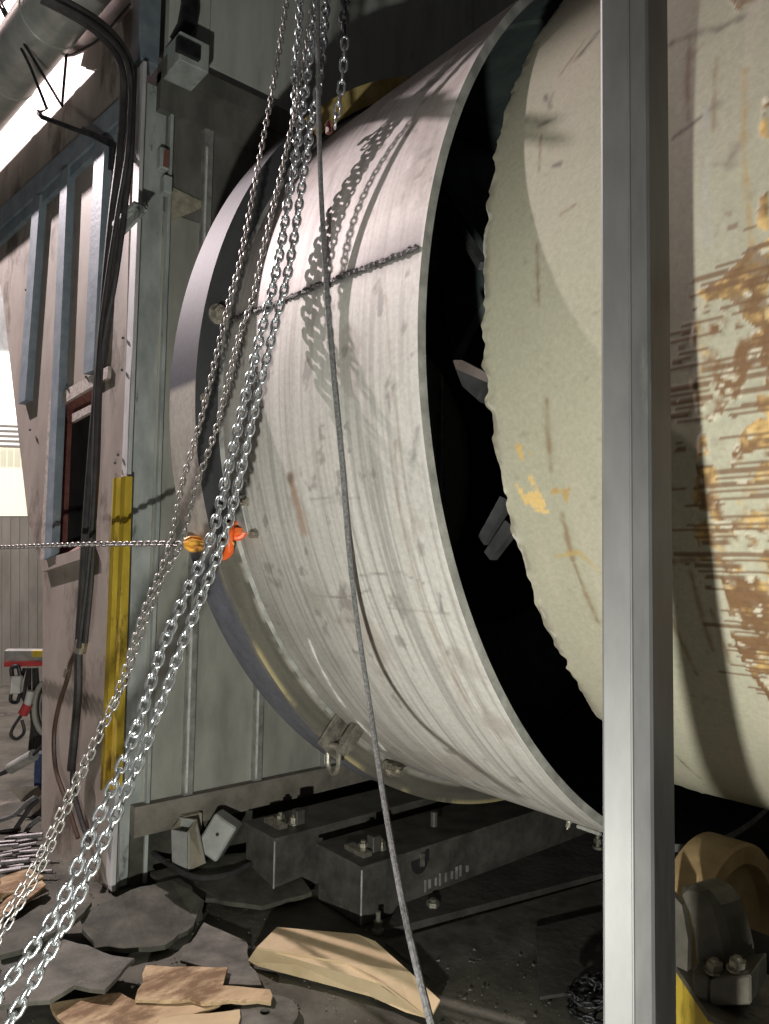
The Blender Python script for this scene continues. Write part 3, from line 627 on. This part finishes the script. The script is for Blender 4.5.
# ================================================================== CHAINS
def link_mesh(name, pitch, d, m):
    wc = 1.15 * d; hl = pitch / 2 + d / 2 - wc; pts = []
    for k in range(5): a = -PI / 2 + PI * k / 4; pts.append(Vector((hl + wc * math.cos(a), wc * math.sin(a), 0)))
    for k in range(5): a = PI / 2 + PI * k / 4; pts.append(Vector((-hl + wc * math.cos(a), wc * math.sin(a), 0)))
    n = len(pts); vs = []; fs = []; ns = 6
    for i, p in enumerate(pts):
        t = (pts[(i + 1) % n] - pts[i - 1]).normalized(); a = Vector((0, 0, 1)); b = t.cross(a)
        for k in range(ns): q = 2 * PI * k / ns; vs.append(p + (a * math.cos(q) + b * math.sin(q)) * d / 2)
    for i in range(n):
        j = (i + 1) % n
        for k in range(ns): fs.append((i * ns + k, i * ns + (k + 1) % ns, j * ns + (k + 1) % ns, j * ns + k))
    me = bpy.data.meshes.new(name); me.from_pydata(vs, [], fs); me.update(); me.shade_smooth(); me.materials.append(MT[m]); return me


def chain(name, label, path, pitch, d, m, group=None, twist=0.6, cat='chain', tw_rate=0.0):
    pts = smooth_path(path, 10); L_ = [0]
    for a, b in zip(pts[:-1], pts[1:]): L_.append(L_[-1] + (b - a).length)
    root = thing(name, label, cat, pts[-1], group); me = link_mesh('chain_link', pitch, d, m)
    s = pitch / 2; k = 0; j = 0
    while s < L_[-1]:
        while L_[j + 1] < s: j += 1
        t = (s - L_[j]) / (L_[j + 1] - L_[j]); p = pts[j].lerp(pts[j + 1], t); tg = (pts[j + 1] - pts[j]).normalized()
        ref = Vector((0, 0, 1)) if abs(tg.z) < .9 else Vector((1, 0, 0))
        y = ref.cross(tg).normalized(); z = tg.cross(y)
        a = twist + (PI / 2 if k % 2 else 0) + random.uniform(-.12, .12) + tw_rate * s
        yy = y * math.cos(a) + z * math.sin(a); zz = tg.cross(yy)
        o = bpy.data.objects.new('chain_link', me); COL.objects.link(o); o.parent = root
        o.matrix_local = Matrix(((tg.x, yy.x, zz.x, p.x - pts[-1].x), (tg.y, yy.y, zz.y, p.y - pts[-1].y), (tg.z, yy.z, zz.z, p.z - pts[-1].z), (0, 0, 0, 1)))
        WP[o] = p.copy(); s += pitch; k += 1
    return root


def dep_at(pix, ds):                                                     # depths given at some heights in between
    ys, iv = [a for a, b in ds], [1 / b for a, b in ds]
    return [at(x, y, 1 / float(np.interp(y, ys, iv))) for x, y in pix]


def lin(pix, d0, d1, y0=None, y1=None):                                  # depth of a straight taut line between two ends
    y0 = pix[0][1] if y0 is None else y0; y1 = pix[-1][1] if y1 is None else y1
    return [at(x, y, 1 / ((1 - (y - y0) / (y1 - y0)) / d0 + (y - y0) / (y1 - y0) / d1)) for x, y in pix]


HD = [(-25, 2.45), (125, 2.38), (180, 2.355), (257, 2.295), (330, 2.255), (403, 2.20), (470, 2.13), (740, 1.82), (1040, 1.53)]
RD = [(-20, 2.42), (60, 2.32), (190, 2.18), (345, 2.08), (450, 2.06), (540, 2.09), (620, 2.11), (700, 2.05), (800, 1.82), (1034, 1.3)]
HL = [(317, -25), (308, 70), (300, 125), (279, 257), (262, 330), (244, 403), (228, 470), (210, 540), (165.5, 640), (133.5, 737), (88, 841), (54, 915), (0, 993), (-30, 1035)]
HR = [(328, -25), (321, 70), (311, 125), (291, 257), (274, 330), (256, 403), (241, 470), (223, 540), (184, 640), (149, 737), (101, 848), (65, 925), (13, 1017), (0, 1040)]
chain('hoist_chain', 'heavy zinc hoist chain, left strand of the bright pair', dep_at(HL, HD), .029, .0100, 'zinc', 'heavy hoist chains', .75)
chain('hoist_chain', 'heavy zinc hoist chain, right strand of the bright pair', dep_at(HR, HD), .029, .0100, 'zinc', 'heavy hoist chains', .95)
LA = [(290, -20), (277, 65), (265, 130), (241, 257), (230, 298), (203, 412), (183, 482), (169, 548), (145, 608), (118, 690), (92, 745), (42, 850), (14, 900), (-25, 962)]
LB = [(317, -20), (306, 50), (291, 130), (264, 247), (253, 298), (238, 341), (218, 423), (195, 490), (182, 541), (162, 581), (145, 625), (125, 683), (97, 742), (46, 858), (20, 905), (-15, 962)]
chain('hand_chain', 'thin dull hand chain, leftmost of the slanting chains', dep_at(LA, HD), .021, .0057, 'dull', 'thin hand chains', .6)
chain('hand_chain', 'thin dull hand chain between the leftmost thin chain and the bright pair', dep_at(LB, HD), .021, .0057, 'dull', 'thin hand chains', .7)
chain('hoist_chain', 'short heavy chain hanging left of the bundle at the top edge', [at(300, -20, 2.45), at(299, 30, 2.45), at(295, 68, 2.45), at(295, 95, 2.45), at(294, 126, 2.45)], .0265, .0082, 'zinc', 'heavy hoist chains', .8)
chain('hoist_chain', 'heavy chain tail with loose end hanging beside the black rope at the top', [at(330, -20, 2.4), at(326, 5, 2.4), at(324, 30, 2.4), at(323, 48, 2.4), at(321, 82, 2.4)], .0245, .0080, 'zinc', 'heavy hoist chains', .3)
chain('lifting_chain', 'short bright lifting chain hung from black links above the drum top', [at(345, 38, 2.35), at(344, 60, 2.35), at(341, 90, 2.36), at(337, 112, 2.37), at(335, 127, 2.38)], .034, .0092, 'zinc', None, .75)
chain('black_chain', 'black iron chain above the short lifting chain', [at(346, -25, 2.35), at(345, 0, 2.35), at(344, 20, 2.35), at(343.5, 34, 2.35)], .03, .010, 'blackiron', None, .75)
HZ = [(184, 544), (160, 543.5), (120, 544), (80, 544.5), (40, 546), (0, 547.5), (-40, 548)]
chain('tension_chain', 'dull steel chain stretched level across the hood to the orange shackle', [at(x, y, 1 / (1 / 2.75 + (184 - x) / 184 * (1 / 4.2 - 1 / 2.75))) for x, y in HZ], .031, .0088, 'dull', None, .75)
# rusty-red link under the lifting chain
ro = thing('lifting_lug', 'small red lug holding the short lifting chain on the drum top', 'lug', at(329, 130, 2.42))
MB().box(at(329, 129, 2.42), (.02, .015, .03)).tube([at(326, 126, 2.41), at(329, 121, 2.41), at(333, 126, 2.41)], .006, 8).build('lug_body', 'red', ro, bevel=.003)

# rope
RP = [(317.5, -20), (318, 60), (321, 190), (331, 345), (341, 450), (348, 540), (357, 620), (369, 700), (384, 800), (402, 900), (420, 980), (434, 1034)]
mb = MB().tube(smooth_path(dep_at(RP, RD), 10), .0074, 8)
tag(mb.build('rope', 'rope', None, True, origin=dep_at(RP, RD)[-1]), 'dark grey rope hanging in front of the drum section', 'rope')

# orange shackle, amber chain hook, hanging steel shackle
d_ = 2.58
sk = thing('orange_shackle', 'orange bow shackle pinned to the drum lug at the end of the level chain', 'shackle', at(236, 540, d_))
MB().tube(smooth_path([at(x, y, d_ + q) for x, y, q in ((241, 529, .02), (236, 524, .0), (230, 528, -.02), (229, 540, -.03), (229, 551, -.02), (223, 556, .0), (219, 552, .02))]), .0165, 10).build('bow', 'orange', sk, True)
ce = at(237, 530, d_ - .01); ring_ = [ce + _r3 * .026 * math.cos(q * PI / 8) + _u3 * .026 * math.sin(q * PI / 8) for q in range(17)]
MB().tube(ring_, .0125, 8).build('eye', 'orange', sk, True)
MB().cyl(at(232, 531, d_ - .02), at(241, 530, d_ + .0), .017, 12).cyl(at(234, 531, d_ - .045), at(241, 531, d_ - .03), .014, 6).build('pin', 'orange', sk, True)
ah = thing('amber_chain_hook', 'amber yellow chain grab hook between level chain and orange shackle', 'hook', at(198, 544, 2.62))
MB().tube(smooth_path([at(x, y, 2.63) for x, y in ((185, 541), (192, 538.5), (203, 540), (209, 544), (203, 548), (192, 549.5), (186, 546))]), .010, 8).build('hook_bow', 'amber', ah, True)
MB().tube([at(184, 544, 2.61), at(192, 542.5, 2.60), at(206, 544, 2.60)], [.010, .015, .009], 8).build('hook_throat', 'amber', ah, True)
chain('amber_chain', 'few amber links behind the bright chain pair, ending in the orange shackle', [at(207, 544, 2.61), at(215, 544, 2.59), at(222, 543, 2.57), at(231, 543, 2.55)], .03, .0085, 'amber', None, .75)
ps = drum_pt(al, -2.30, RL + .10)
hs = thing('steel_shackle', 'bare steel shackle hanging under the drum section', 'shackle', ps)
mb = MB(); bow = []
for k in range(13):
    q = PI * k / 12; bow.append(ps + Vector((math.cos(q) * .035, 0, -.055 - math.sin(q) * .045)))
mb.tube([ps + Vector((.035, 0, .01))] + bow + [ps + Vector((-.035, 0, .01))], .010, 8).build('bow', 'bolt', hs, True)
MB().cyl(ps + Vector((-.05, 0, .0)), ps + Vector((.055, 0, .0)), .014, 10).cyl(ps + Vector((.05, 0, 0)), ps + Vector((.075, 0, 0)), .024, 6).build('pin', 'bolt', hs, True)

# ================================================================== SUPPORT BEAMS and base under the drum
bs = thing('foundation_block', 'dark oily concrete base block under the support beams and drum', 'block', (-2.0, 3.2, 0))
def beam(label, x0, x1, y0, h0, grp):
    t = thing('support_beam', label, 'beam', ((x0 + x1) / 2, y0, 0), grp)
    MB().box(((x0 + x1) / 2, y0 + 1.6, h0 / 2), (x1 - x0, 3.2, h0)).build('beam_body', 'beam', t, bevel=.006)
    MB().box(((x0 + x1) / 2, y0 + 1.6, h0 + .006), (x1 - x0 + .02, 3.22, .014)).build('top_plate', 'beam', t)
    MB().cyl((x1 + .001, y0 - .001, .01), (x1 + .001, y0 - .001, h0), .005, 6).build('corner_weld', 'rail', t)
    return t
b1 = beam('oily steel support beam behind, nearer the hood wall', -3.33, -3.06, 1.93, .268, 'support beams')
b2 = beam('oily steel support beam in front, with holes in its side', -2.93, -2.60, 2.09, .245, 'support beams')
for t, x, y, z in ((b1, -3.16, 2.10, .281), (b1, -3.22, 2.06, .281), (b2, -2.73, 2.20, .258), (b2, -2.70, 2.28, .258)):
    MB().bolt((x, y, z), (0, 0, 1), .022, .035).build('bolt', 'bolt', t)
for t, x, y, z in ((b1, -3.15, 2.12, .281), (b2, -2.70, 2.24, .258)):
    MB().box((x, y, z + .035), (.05, .05, .07)).build('clip_block', 'beam', t, bevel=.004)
MB().box((-2.73, 2.17, .268), (.14, .05, .02)).build('shim', 'bolt', b2); MB().box((-3.2, 2.02, .291), (.14, .05, .02)).build('shim', 'bolt', b1)
c = on_x(420, 862, -2.597); hole = []
for k in range(14):
    q = -PI * 1.05 * k / 13 + .1; hole.append(c + Vector((0, .055 * math.cos(q), .065 * math.sin(q) + .01)))
hole_ = MB().prism(hole, (-.004, 0, 0)).box(c + Vector((.002, .045, .03)), (.004, .02, .07)).build('half_moon_hole', 'black', b2)
MB().box(c + Vector((.006, .01, .01)), (.01, .022, .06)).build('hole_pin', 'bolt', hole_)
MB().cyl(on_z(434, 826, .284), on_z(434, 826, .284) + Vector((0, 0, .07)), .018, 10).build('stud', 'beam', b2)
mb = MB()
for k in range(9):
    p = on_x(425 + k * 5.2 + random.uniform(-1, 1), 886 - k * 2.2, -2.596); mb.box(p, (.004, .008 + random.random() * .01, .03 + random.random() * .03))
mb.build('weld_dabs', 'rail', b2)
# base block: top at beam foot level and a lower step toward the viewer
MB().prism([on_z(385, 942, -.02), on_z(600, 884, -.02), on_z(760, 860, -.02), on_z(640, 800, -.02), on_z(430, 850, -.02)], (0, 0, .05)).build('upper_step', 'concrete', bs)
pA, pB = on_z(385, 945, .0), on_z(640, 872, .0)
MB().prism([pA + Vector((0, 0, .012)), pB + Vector((0, 0, .012)), pB + Vector((.55, -.05, -.01)), pA + Vector((.35, -.02, -.01))], (0, 0, -.03)).build('lower_step', 'beam', bs)
MB().prism([on_z(535, 930, .02), on_z(640, 905, .02), on_z(640, 985, .02), on_z(540, 1000, .02)], (0, 0, .012)).build('plate', 'concrete', bs)
def loose_bolt(x, y, label, h=.07, r=.02, z=0.0):
    p = on_z(x, y, z); t = thing('floor_bolt', label, 'bolt', p, 'bolts on the base')
    MB().cyl(p, p + Vector((0, 0, h)), r * .55, 8).build('stud', 'bolt', t); MB().cyl(p + Vector((0, 0, h * .3)), p + Vector((0, 0, h * .55)), r, 6).cyl(p + Vector((0, 0, -.002)), p + Vector((0, 0, h * .12)), r * 1.3, 10).build('nut', 'bolt', t)
loose_bolt(378, 932, 'anchor bolt standing before the front support beam', .085, .02)
loose_bolt(598, 848, 'anchor bolt beside the left edge of the tall post', .09, .022, .1)
p = on_z(433, 908, .02); tag(MB().bolt(p, (0, 0, 1), .03, .03).build('floor_nut', 'bolt', None, origin=p), 'greasy hexagon nut lying on the base beside the front beam', 'nut')

# ================================================================== ROLLER and bearing at lower right
wc_ = on_y(738, 948, 2.17); RW = .282
rw = thing('support_roller', 'tan steel support roller behind the bearing block at lower right', 'roller', (wc_.x, wc_.y, wc_.z - RW))
def wl_(prof, n=64):
    mb = MB(); mb.lathe(prof, wc_.y, wc_.z, n=n); return mb
wl_([(wc_.x - .11, RW), (wc_.x, RW), (wc_.x + .008, RW - .008), (wc_.x + .008, RW - .055), (wc_.x - .03, RW - .065), (wc_.x - .03, .05), (wc_.x - .11, .05)]).build('wheel', 'wheel', rw, True)
MB().cyl(wc_ + Vector((-.3, 0, 0)), wc_ + Vector((.25, 0, 0)), .06, 20).build('axle', 'neck', rw, True)
YB = 1.78
pb_ = thing('bearing_block', 'grey-brown pillow block bearing bolted on the yellow frame', 'bearing', on_y(720, 1000, YB))
MB().prism([on_y(x, y, YB) for x, y in ((676, 892), (684, 884), (700, 886), (715, 900), (722, 920), (728, 945), (733, 972), (694, 972), (691, 940), (686, 915))], (.02, .10, 0)).build('housing', 'pillow', pb_, bevel=.014)
foot_ = MB().prism([on_y(x, y, YB - .06) for x, y in ((692, 970), (709, 981), (709, 1008), (693, 994))], (-.02, .1, 0)).prism([on_y(x, y, YB - .06) for x, y in ((709, 981), (751, 975), (751, 1005), (709, 1008))], (-.02, .13, 0)).build('foot', 'pillow', pb_, bevel=.004)
for x, y in ((715, 972), (738, 970)):
    MB().bolt(on_y(x, y, YB - .02), (0, 0, 1), .019, .022).build('bolt', 'bolt', foot_)
MB().prism([on_y(x, y, YB + .03) for x, y in ((668, 890), (682, 905), (688, 940), (687, 985), (668, 985))], (.0, .02, 0)).build('side_guard', 'pillow', pb_)
yf = thing('roller_pedestal', 'yellow steel pedestal under the bearing block', 'pedestal', on_y(720, 1040, YB))
f0, f1, f2, f3 = on_y(672, 985, YB + .05), on_y(708, 1014, YB - .10), on_y(790, 1010, YB - .10), on_y(790, 985, YB + .2)
zt = f1.z
MB().prism([Vector((p.x, p.y, zt)) for p in (f0, f1, f2, f3)], (0, 0, -.015)).build('top_plate', 'pillow', yf)
MB().prism([Vector((f0.x, f0.y, zt - .015)), Vector((f1.x, f1.y, zt - .015)), Vector((f1.x, f1.y, .0)), Vector((f0.x, f0.y, .0))], (.0, .03, 0)).build('side_plate', 'yellow', yf)
MB().prism([Vector((f1.x, f1.y, zt - .015)), Vector((f2.x, f2.y, zt - .015)), Vector((f2.x, f2.y, .0)), Vector((f1.x, f1.y, .0))], (.0, .03, 0)).build('side_plate', 'yellow', yf)

# heap of chain by the post foot
pt = []
for k in range(60):
    q = k * .55; rr_ = .05 + .045 * math.sin(k * .37); pt.append(on_z(596, 1012, .06) + Vector((math.cos(q) * rr_, math.sin(q) * rr_ * 1.3, .0015 * k + random.uniform(-.01, .01))))
chain('chain_heap', 'dark heap of greasy chain on the floor left of the post foot', pt, .03, .009, 'blackiron', None, .4, tw_rate=3)


# ================================================================== FLOOR LITTER
def flat(name, label, cat, pix, z, th, m, group=None, jag=.004, tz=None, bevel=.0015):
    P0 = [on_z(x, y, z + (tz[i] if tz else 0)) for i, (x, y) in enumerate(pix)]; P = []
    for i, p in enumerate(P0):                                          # torn, uneven edges
        q = P0[(i + 1) % len(P0)]; k = max(2, int((q - p).length / .045)); nn = Vector((-(q - p).y, (q - p).x, 0)).normalized()
        for j in range(k): P.append(p.lerp(q, j / k) + (nn * random.gauss(0, jag) if j else nn * 0))
    c = sum(P, Vector()) / len(P); c.z = z - th
    return tag(MB().prism(P, (0, 0, -th)).build(name, m, None, origin=c, bevel=bevel), label, cat, group)


flat('plywood_scrap', 'L-shaped plywood scrap, uppermost of the three boards at the bottom edge', 'board', [(146, 965), (228, 967), (223, 985), (270, 989), (271, 1002), (135, 999)], .045, .014, 'wood', 'plywood scraps')
flat('plywood_scrap', 'long stained plywood scrap under the L-shaped one', 'board', [(50, 1003), (120, 992), (135, 1000), (222, 1001), (215, 1006), (170, 1024), (140, 1034), (70, 1034)], .028, .014, 'wood', 'plywood scraps')
flat('plywood_scrap', 'small plywood scrap cut by the bottom edge beside the washer', 'board', [(160, 1018), (240, 1009), (239, 1034), (150, 1034)], .03, .014, 'card', 'plywood scraps')
# folded cardboard
cdt = thing('folded_cardboard', 'large pale folded cardboard lying before the support beams', 'cardboard', on_z(340, 970, 0))
top = [(257, 947, .10), (277, 927, .10), (357, 934, .10), (375, 941, .10), (410, 972, .085), (440, 1000, .06), (430, 1019, .02), (385, 985, .075), (345, 962, .095)]
MB().prism([on_z(*t) for t in top], (0, 0, -.008)).build('upper_flap', 'card', cdt)
low = [(257, 947, .10), (345, 962, .095), (385, 985, .075), (430, 1019, .02), (405, 1012, .01), (372, 997, .01), (337, 981, .01), (246, 963, .01)]
MB().prism([on_z(*t) for t in low], (0, .008, -.006)).build('front_flap', 'card', cdt)
flat('steel_slab', 'dusty grey slab at the left edge under the bright chains', 'slab', [(0, 985), (0, 945), (60, 938), (135, 958), (105, 990), (75, 985), (50, 1000), (0, 1006)], .07, .016, 'slab', 'floor slabs', jag=.008)
flat('steel_slab', 'dark thick slab before the column foot', 'slab', [(80, 915), (130, 890), (180, 878), (204, 900), (203, 915), (165, 945), (95, 948)], .08, .02, 'darkslab', 'floor slabs', tz=[0, 0.02, .02, 0, -.05, -.05, -.02], jag=.010)
flat('steel_slab', 'flat grey sheet between the dark slab and the folded cardboard', 'slab', [(204, 922), (246, 940), (250, 965), (262, 985), (225, 984), (215, 968), (180, 960)], .025, .012, 'slab', 'floor slabs')
flat('steel_slab', 'tilted dark sheet beneath the thin chains near the left edge', 'slab', [(0, 930), (40, 905), (92, 902), (70, 925), (20, 950), (0, 955)], .10, .02, 'darkslab', 'floor slabs')
flat('steel_slab', 'dark board under the white tins', 'slab', [(150, 872), (200, 858), (262, 850), (300, 872), (312, 892), (262, 906), (204, 898), (165, 886)], .10, .02, 'darkslab', 'floor slabs', tz=[0, 0, 0, -.03, -.06, -.07, -.05, -.02])
p = on_z(265, 1016, .012)
mb = MB()
for k in range(28):
    pass
ring = [(math.cos(2 * PI * k / 28), math.sin(2 * PI * k / 28)) for k in range(28)]
vs = []; fs = []
for rr_, zz in ((.115, .0), (.115, .008), (.04, .014), (.018, .014), (.018, .0)): vs += [p + Vector((a * rr_, b * rr_, zz)) for a, b in ring]
for i in range(4):
    for k in range(28): fs.append((i * 28 + k, i * 28 + (k + 1) % 28, (i + 1) * 28 + (k + 1) % 28, (i + 1) * 28 + k))
mb.add(vs, fs); tag(mb.build('steel_washer', 'slab', None, True, origin=p), 'large flat dark steel disc with a centre hole at the bottom edge', 'washer')
# white tins
def quadbox(t, base, tops, m_front, m_side, th=.008):                   # open tin: four walls and a bottom
    for i in range(4):
        j = (i + 1) % 4; mid = (base[0] + base[2]) / 2; inn = (mid - (base[i] + base[j]) / 2).normalized() * th
        MB().prism([base[i], base[j], tops[j], tops[i]], inn).build('side', (m_front, m_side)[i % 2], t)
    MB().prism(base, (tops[0] - base[0]) * .03).build('bottom', m_side, t)
t1 = thing('square_tin', 'white dented square tin standing in front of the tilted one', 'tin', on_z(190, 868, .10), 'white tins')
A1, B1, C1 = on_z(172, 864, .11), on_z(188, 871, .10), on_z(206, 863, .11); D1 = A1 + C1 - B1
A2, B2, C2 = A1 + Vector((-.02, .0, .155)), B1 + Vector((-.01, .0, .175)), C1 + Vector((-.05, -.03, .20)); D2 = A2 + C2 - B2
quadbox(t1, [A1, B1, C1, D1], [A2, B2, C2, D2], 'can', 'canin')
t2 = thing('square_tin', 'white square tin tilted to the right behind the other', 'tin', on_z(222, 860, .10), 'white tins')
tc_ = on_z(219, 835, .21); az = Vector((.28, .42, .86)).normalized(); ay = Vector((-.62, .72, 0)); ay = (ay - az * ay.dot(az)).normalized(); ax_ = ay.cross(az)
MB().box(tc_, (.13, .12, .19), (ax_, ay, az)).build('body', 'can', t2, bevel=.008)
fo = min((ax_, -ax_, ay, -ay), key=lambda v: v.dot(tc_ - EYE)); hf = .065 if abs(fo.dot(ax_)) > .9 else .06
pv = tc_ + fo * hf + az * .02; MB().cyl(pv - fo * .004, pv + fo * .003, .009, 8).build('vent_hole', 'blackiron', t2)
p = on_z(188, 828, .24); tag(MB().box(p + Vector((-.02, .02, .02)), (.07, .10, .09)).build('brown_block', 'canin', None, origin=p, bevel=.004), 'small brown cardboard box behind the white tins', 'box')
hoseP = [(138, 836, .20), (150, 850, .14), (168, 864, .115), (185, 874, .105), (205, 878, .10), (230, 874, .10), (250, 864, .10)]
tag(MB().tube(smooth_path([on_z(*t) for t in hoseP]), .013, 8).build('floor_hose', 'cable', None, True, origin=on_z(185, 874, .1)), 'dark hose curving along the floor in front of the white tins', 'hose')
# floor grit
mb = MB()
for k in range(2600):
    x = random.uniform(-4.2, -1.6); y = random.uniform(.7, 3.0); r_ = random.uniform(.002, .004) + .007 * random.random() ** 5; z = .0 + r_ * .3
    a = random.uniform(0, 6.28); mb.add([(x + r_ * math.cos(a), y + r_ * math.sin(a), z), (x + r_ * math.cos(a + 2.1), y + r_ * math.sin(a + 2.1), z), (x + r_ * math.cos(a + 4.2), y + r_ * math.sin(a + 4.2), z), (x + random.uniform(-.6, .6) * r_, y + random.uniform(-.6, .6) * r_, z + r_ * .6)], [(0, 1, 3), (1, 2, 3), (2, 0, 3), (0, 2, 1)])
o = mb.build('floor_grit', 'grit'); o['kind'] = 'stuff'; o['label'] = 'loose grit and slag scattered over the floor'; o['category'] = 'grit'

# ================================================================== TOOL CORNER at far left
TD = 4.9
tr = thing('tool_rack', 'grey tool rack board with red lip at the far left', 'rack', at(24, 656, TD))
MB().prism([at(x, y, TD) for x, y in ((4, 651), (46, 651), (46, 662), (4, 663))], (-.12, .05, 0)).build('board', 'rail', tr)
MB().prism([at(x, y, TD - .02) for x, y in ((4, 662), (46, 661), (46, 666), (4, 667))], (-.05, .03, 0)).build('red_lip', 'redp', tr)
MB().prism([at(x, y, TD - .025) for x, y in ((32, 651), (46, 651), (46, 657), (32, 657))], (-.03, .02, 0)).build('yellow_label', 'yellow', tr)
t = thing('hand_lamp', 'white handled tool hanging on the rack at the left edge', 'tool', at(15, 685, TD - .05))
MB().prism([at(x, y, TD - .05) for x, y in ((11, 676), (20, 676), (19, 694), (10, 694))], (-.03, .03, 0)).build('body', 'white', t, bevel=.006)
MB().tube(smooth_path([at(x, y, TD - .04) for x, y in ((12, 676), (12, 668), (18, 667), (20, 675))]), .014, 8).build('hook', 'blackiron', t, True)
MB().tube(smooth_path([at(x, y, TD - .04) for x, y in ((11, 694), (11, 701), (17, 702), (20, 694))]), .012, 8).build('loop', 'blackiron', t, True)
t = thing('plug_tool', 'red and white connector on a black cable loop below the rack', 'tool', at(27, 700, TD - .05))
MB().cyl(at(31, 691, TD - .05), at(27, 706, TD - .05), .025, 10).build('body', 'white', t, True); MB().cyl(at(28, 704, TD - .05), at(23, 714, TD - .05), .032, 10).build('red_sleeve', 'redp', t, True)
MB().tube(smooth_path([at(x, y, TD - .05) for x, y in ((23, 713), (14, 726), (11, 735), (17, 739), (24, 732), (22, 720))]), .011, 8).build('cable', 'cable', t, True)
t = thing('cable_coil', 'coil of pale hose hanging behind the hood edge', 'coil', at(44, 708, TD))
for k in range(4):
    MB().tube([at(46 + (12 - 2.2 * k) * math.cos(q / 20 * 2 * PI), 708 + (26 - 4 * k) * math.sin(q / 20 * 2 * PI), TD + .03 * k) for q in range(21)], .017, 8).build('loop', 'far' if k % 2 == 0 else 'cable', t, True)
t = thing('cable_tangle', 'tangle of dark cables hanging under the tool rack', 'cable', at(30, 690, TD + .1))
for k in range(5):
    MB().tube(smooth_path([at(24 + 3 * k + random.uniform(-2, 2), 668, TD + .1), at(20 + 5 * k, 690 + 6 * k, TD + .08), at(32 + 2 * k, 715 + 4 * k, TD + .1), at(30 + k * 3, 750, TD + .1)]), .014, 6).build('cable', 'cable', t, True)
t = thing('torch_handle', 'grey cylinder handle with cable at the left edge', 'tool', at(20, 764, 4.6))
MB().cyl(at(11, 768, 4.6), at(34, 755, 4.5), .036, 14).build('handle', 'rail', t, True); MB().tube(smooth_path([at(-8, 776, 4.6), at(4, 772, 4.6), at(11, 768, 4.6)]), .018, 8).build('cable', 'cable', t, True)
MB().tube(smooth_path([at(33, 755, 4.5), at(42, 746, 4.5), at(46, 738, 4.5)]), .01, 8).build('hose', 'blackiron', t, True)
tag(MB().prism([at(x, y, 4.6) for x, y in ((35, 755), (41, 754), (40, 780), (39, 800), (34, 800), (34, 775))], (-.03, .03, 0)).build('blue_strap', 'bluep', None, origin=at(37, 778, 4.6)), 'dark blue cloth strip hanging beside the hood foot', 'cloth')
t = thing('pink_stool', 'low pinkish stand on the floor behind the cables at left', 'stand', at(28, 800, 4.6))
MB().prism([at(x, y, 4.5) for x, y in ((12, 787), (38, 786), (42, 792), (22, 797))], (0, 0, -.03)).build('top', 'hood', t); MB().prism([at(x, y, 4.52) for x, y in ((24, 796), (40, 793), (40, 815), (25, 817))], (-.06, .06, 0)).build('body', 'hood', t)
for i, pth in enumerate((((-6, 822), (14, 815), (27, 803), (36, 797)), ((-6, 834), (8, 831), (20, 829)), ((22, 868), (20, 850), (27, 830), (40, 818)), ((16, 828), (30, 808), (38, 800)))):
    lb = ('grey cable running to the pink stand', 'short cable end at the left edge', 'looped cable standing before the hood foot', 'dark hose under the torch handle')[i]
    tag(MB().tube(smooth_path([at(x, y, 4.25) for x, y in pth]), .014, 8).build('loose_cable', 'cable' if i % 2 else 'rope', None, True, origin=at(*pth[1], 4.25)), lb, 'cable', 'loose cables in the corner')
for k in range(16):
    y = 838 + (k % 8) * 5 + random.uniform(-1, 1); x0 = random.uniform(-12, 6) + (k // 8) * 20; z = .02 + .01 * (k % 3)
    a = on_z(x0, y, z); b = on_z(x0 + random.uniform(22, 34), y - random.uniform(2, 6), z + .01)
    o = MB().cyl(a, b, random.uniform(.008, .014), 8).build('scrap_rod', 'rod', None, True, origin=a); tag(o, 'bare metal rod in the scrap heap at the left edge', 'rod', 'scrap rods')
flat('timber_offcut', 'short timber offcut below the scrap rods', 'board', [(0, 878), (30, 868), (44, 876), (14, 892), (0, 893)], .05, .04, 'wood', 'timber offcuts')
flat('timber_offcut', 'thin timber offcut at the left edge below the other', 'board', [(0, 905), (14, 893), (42, 880), (46, 884), (20, 905), (0, 917)], .05, .02, 'wood', 'timber offcuts')
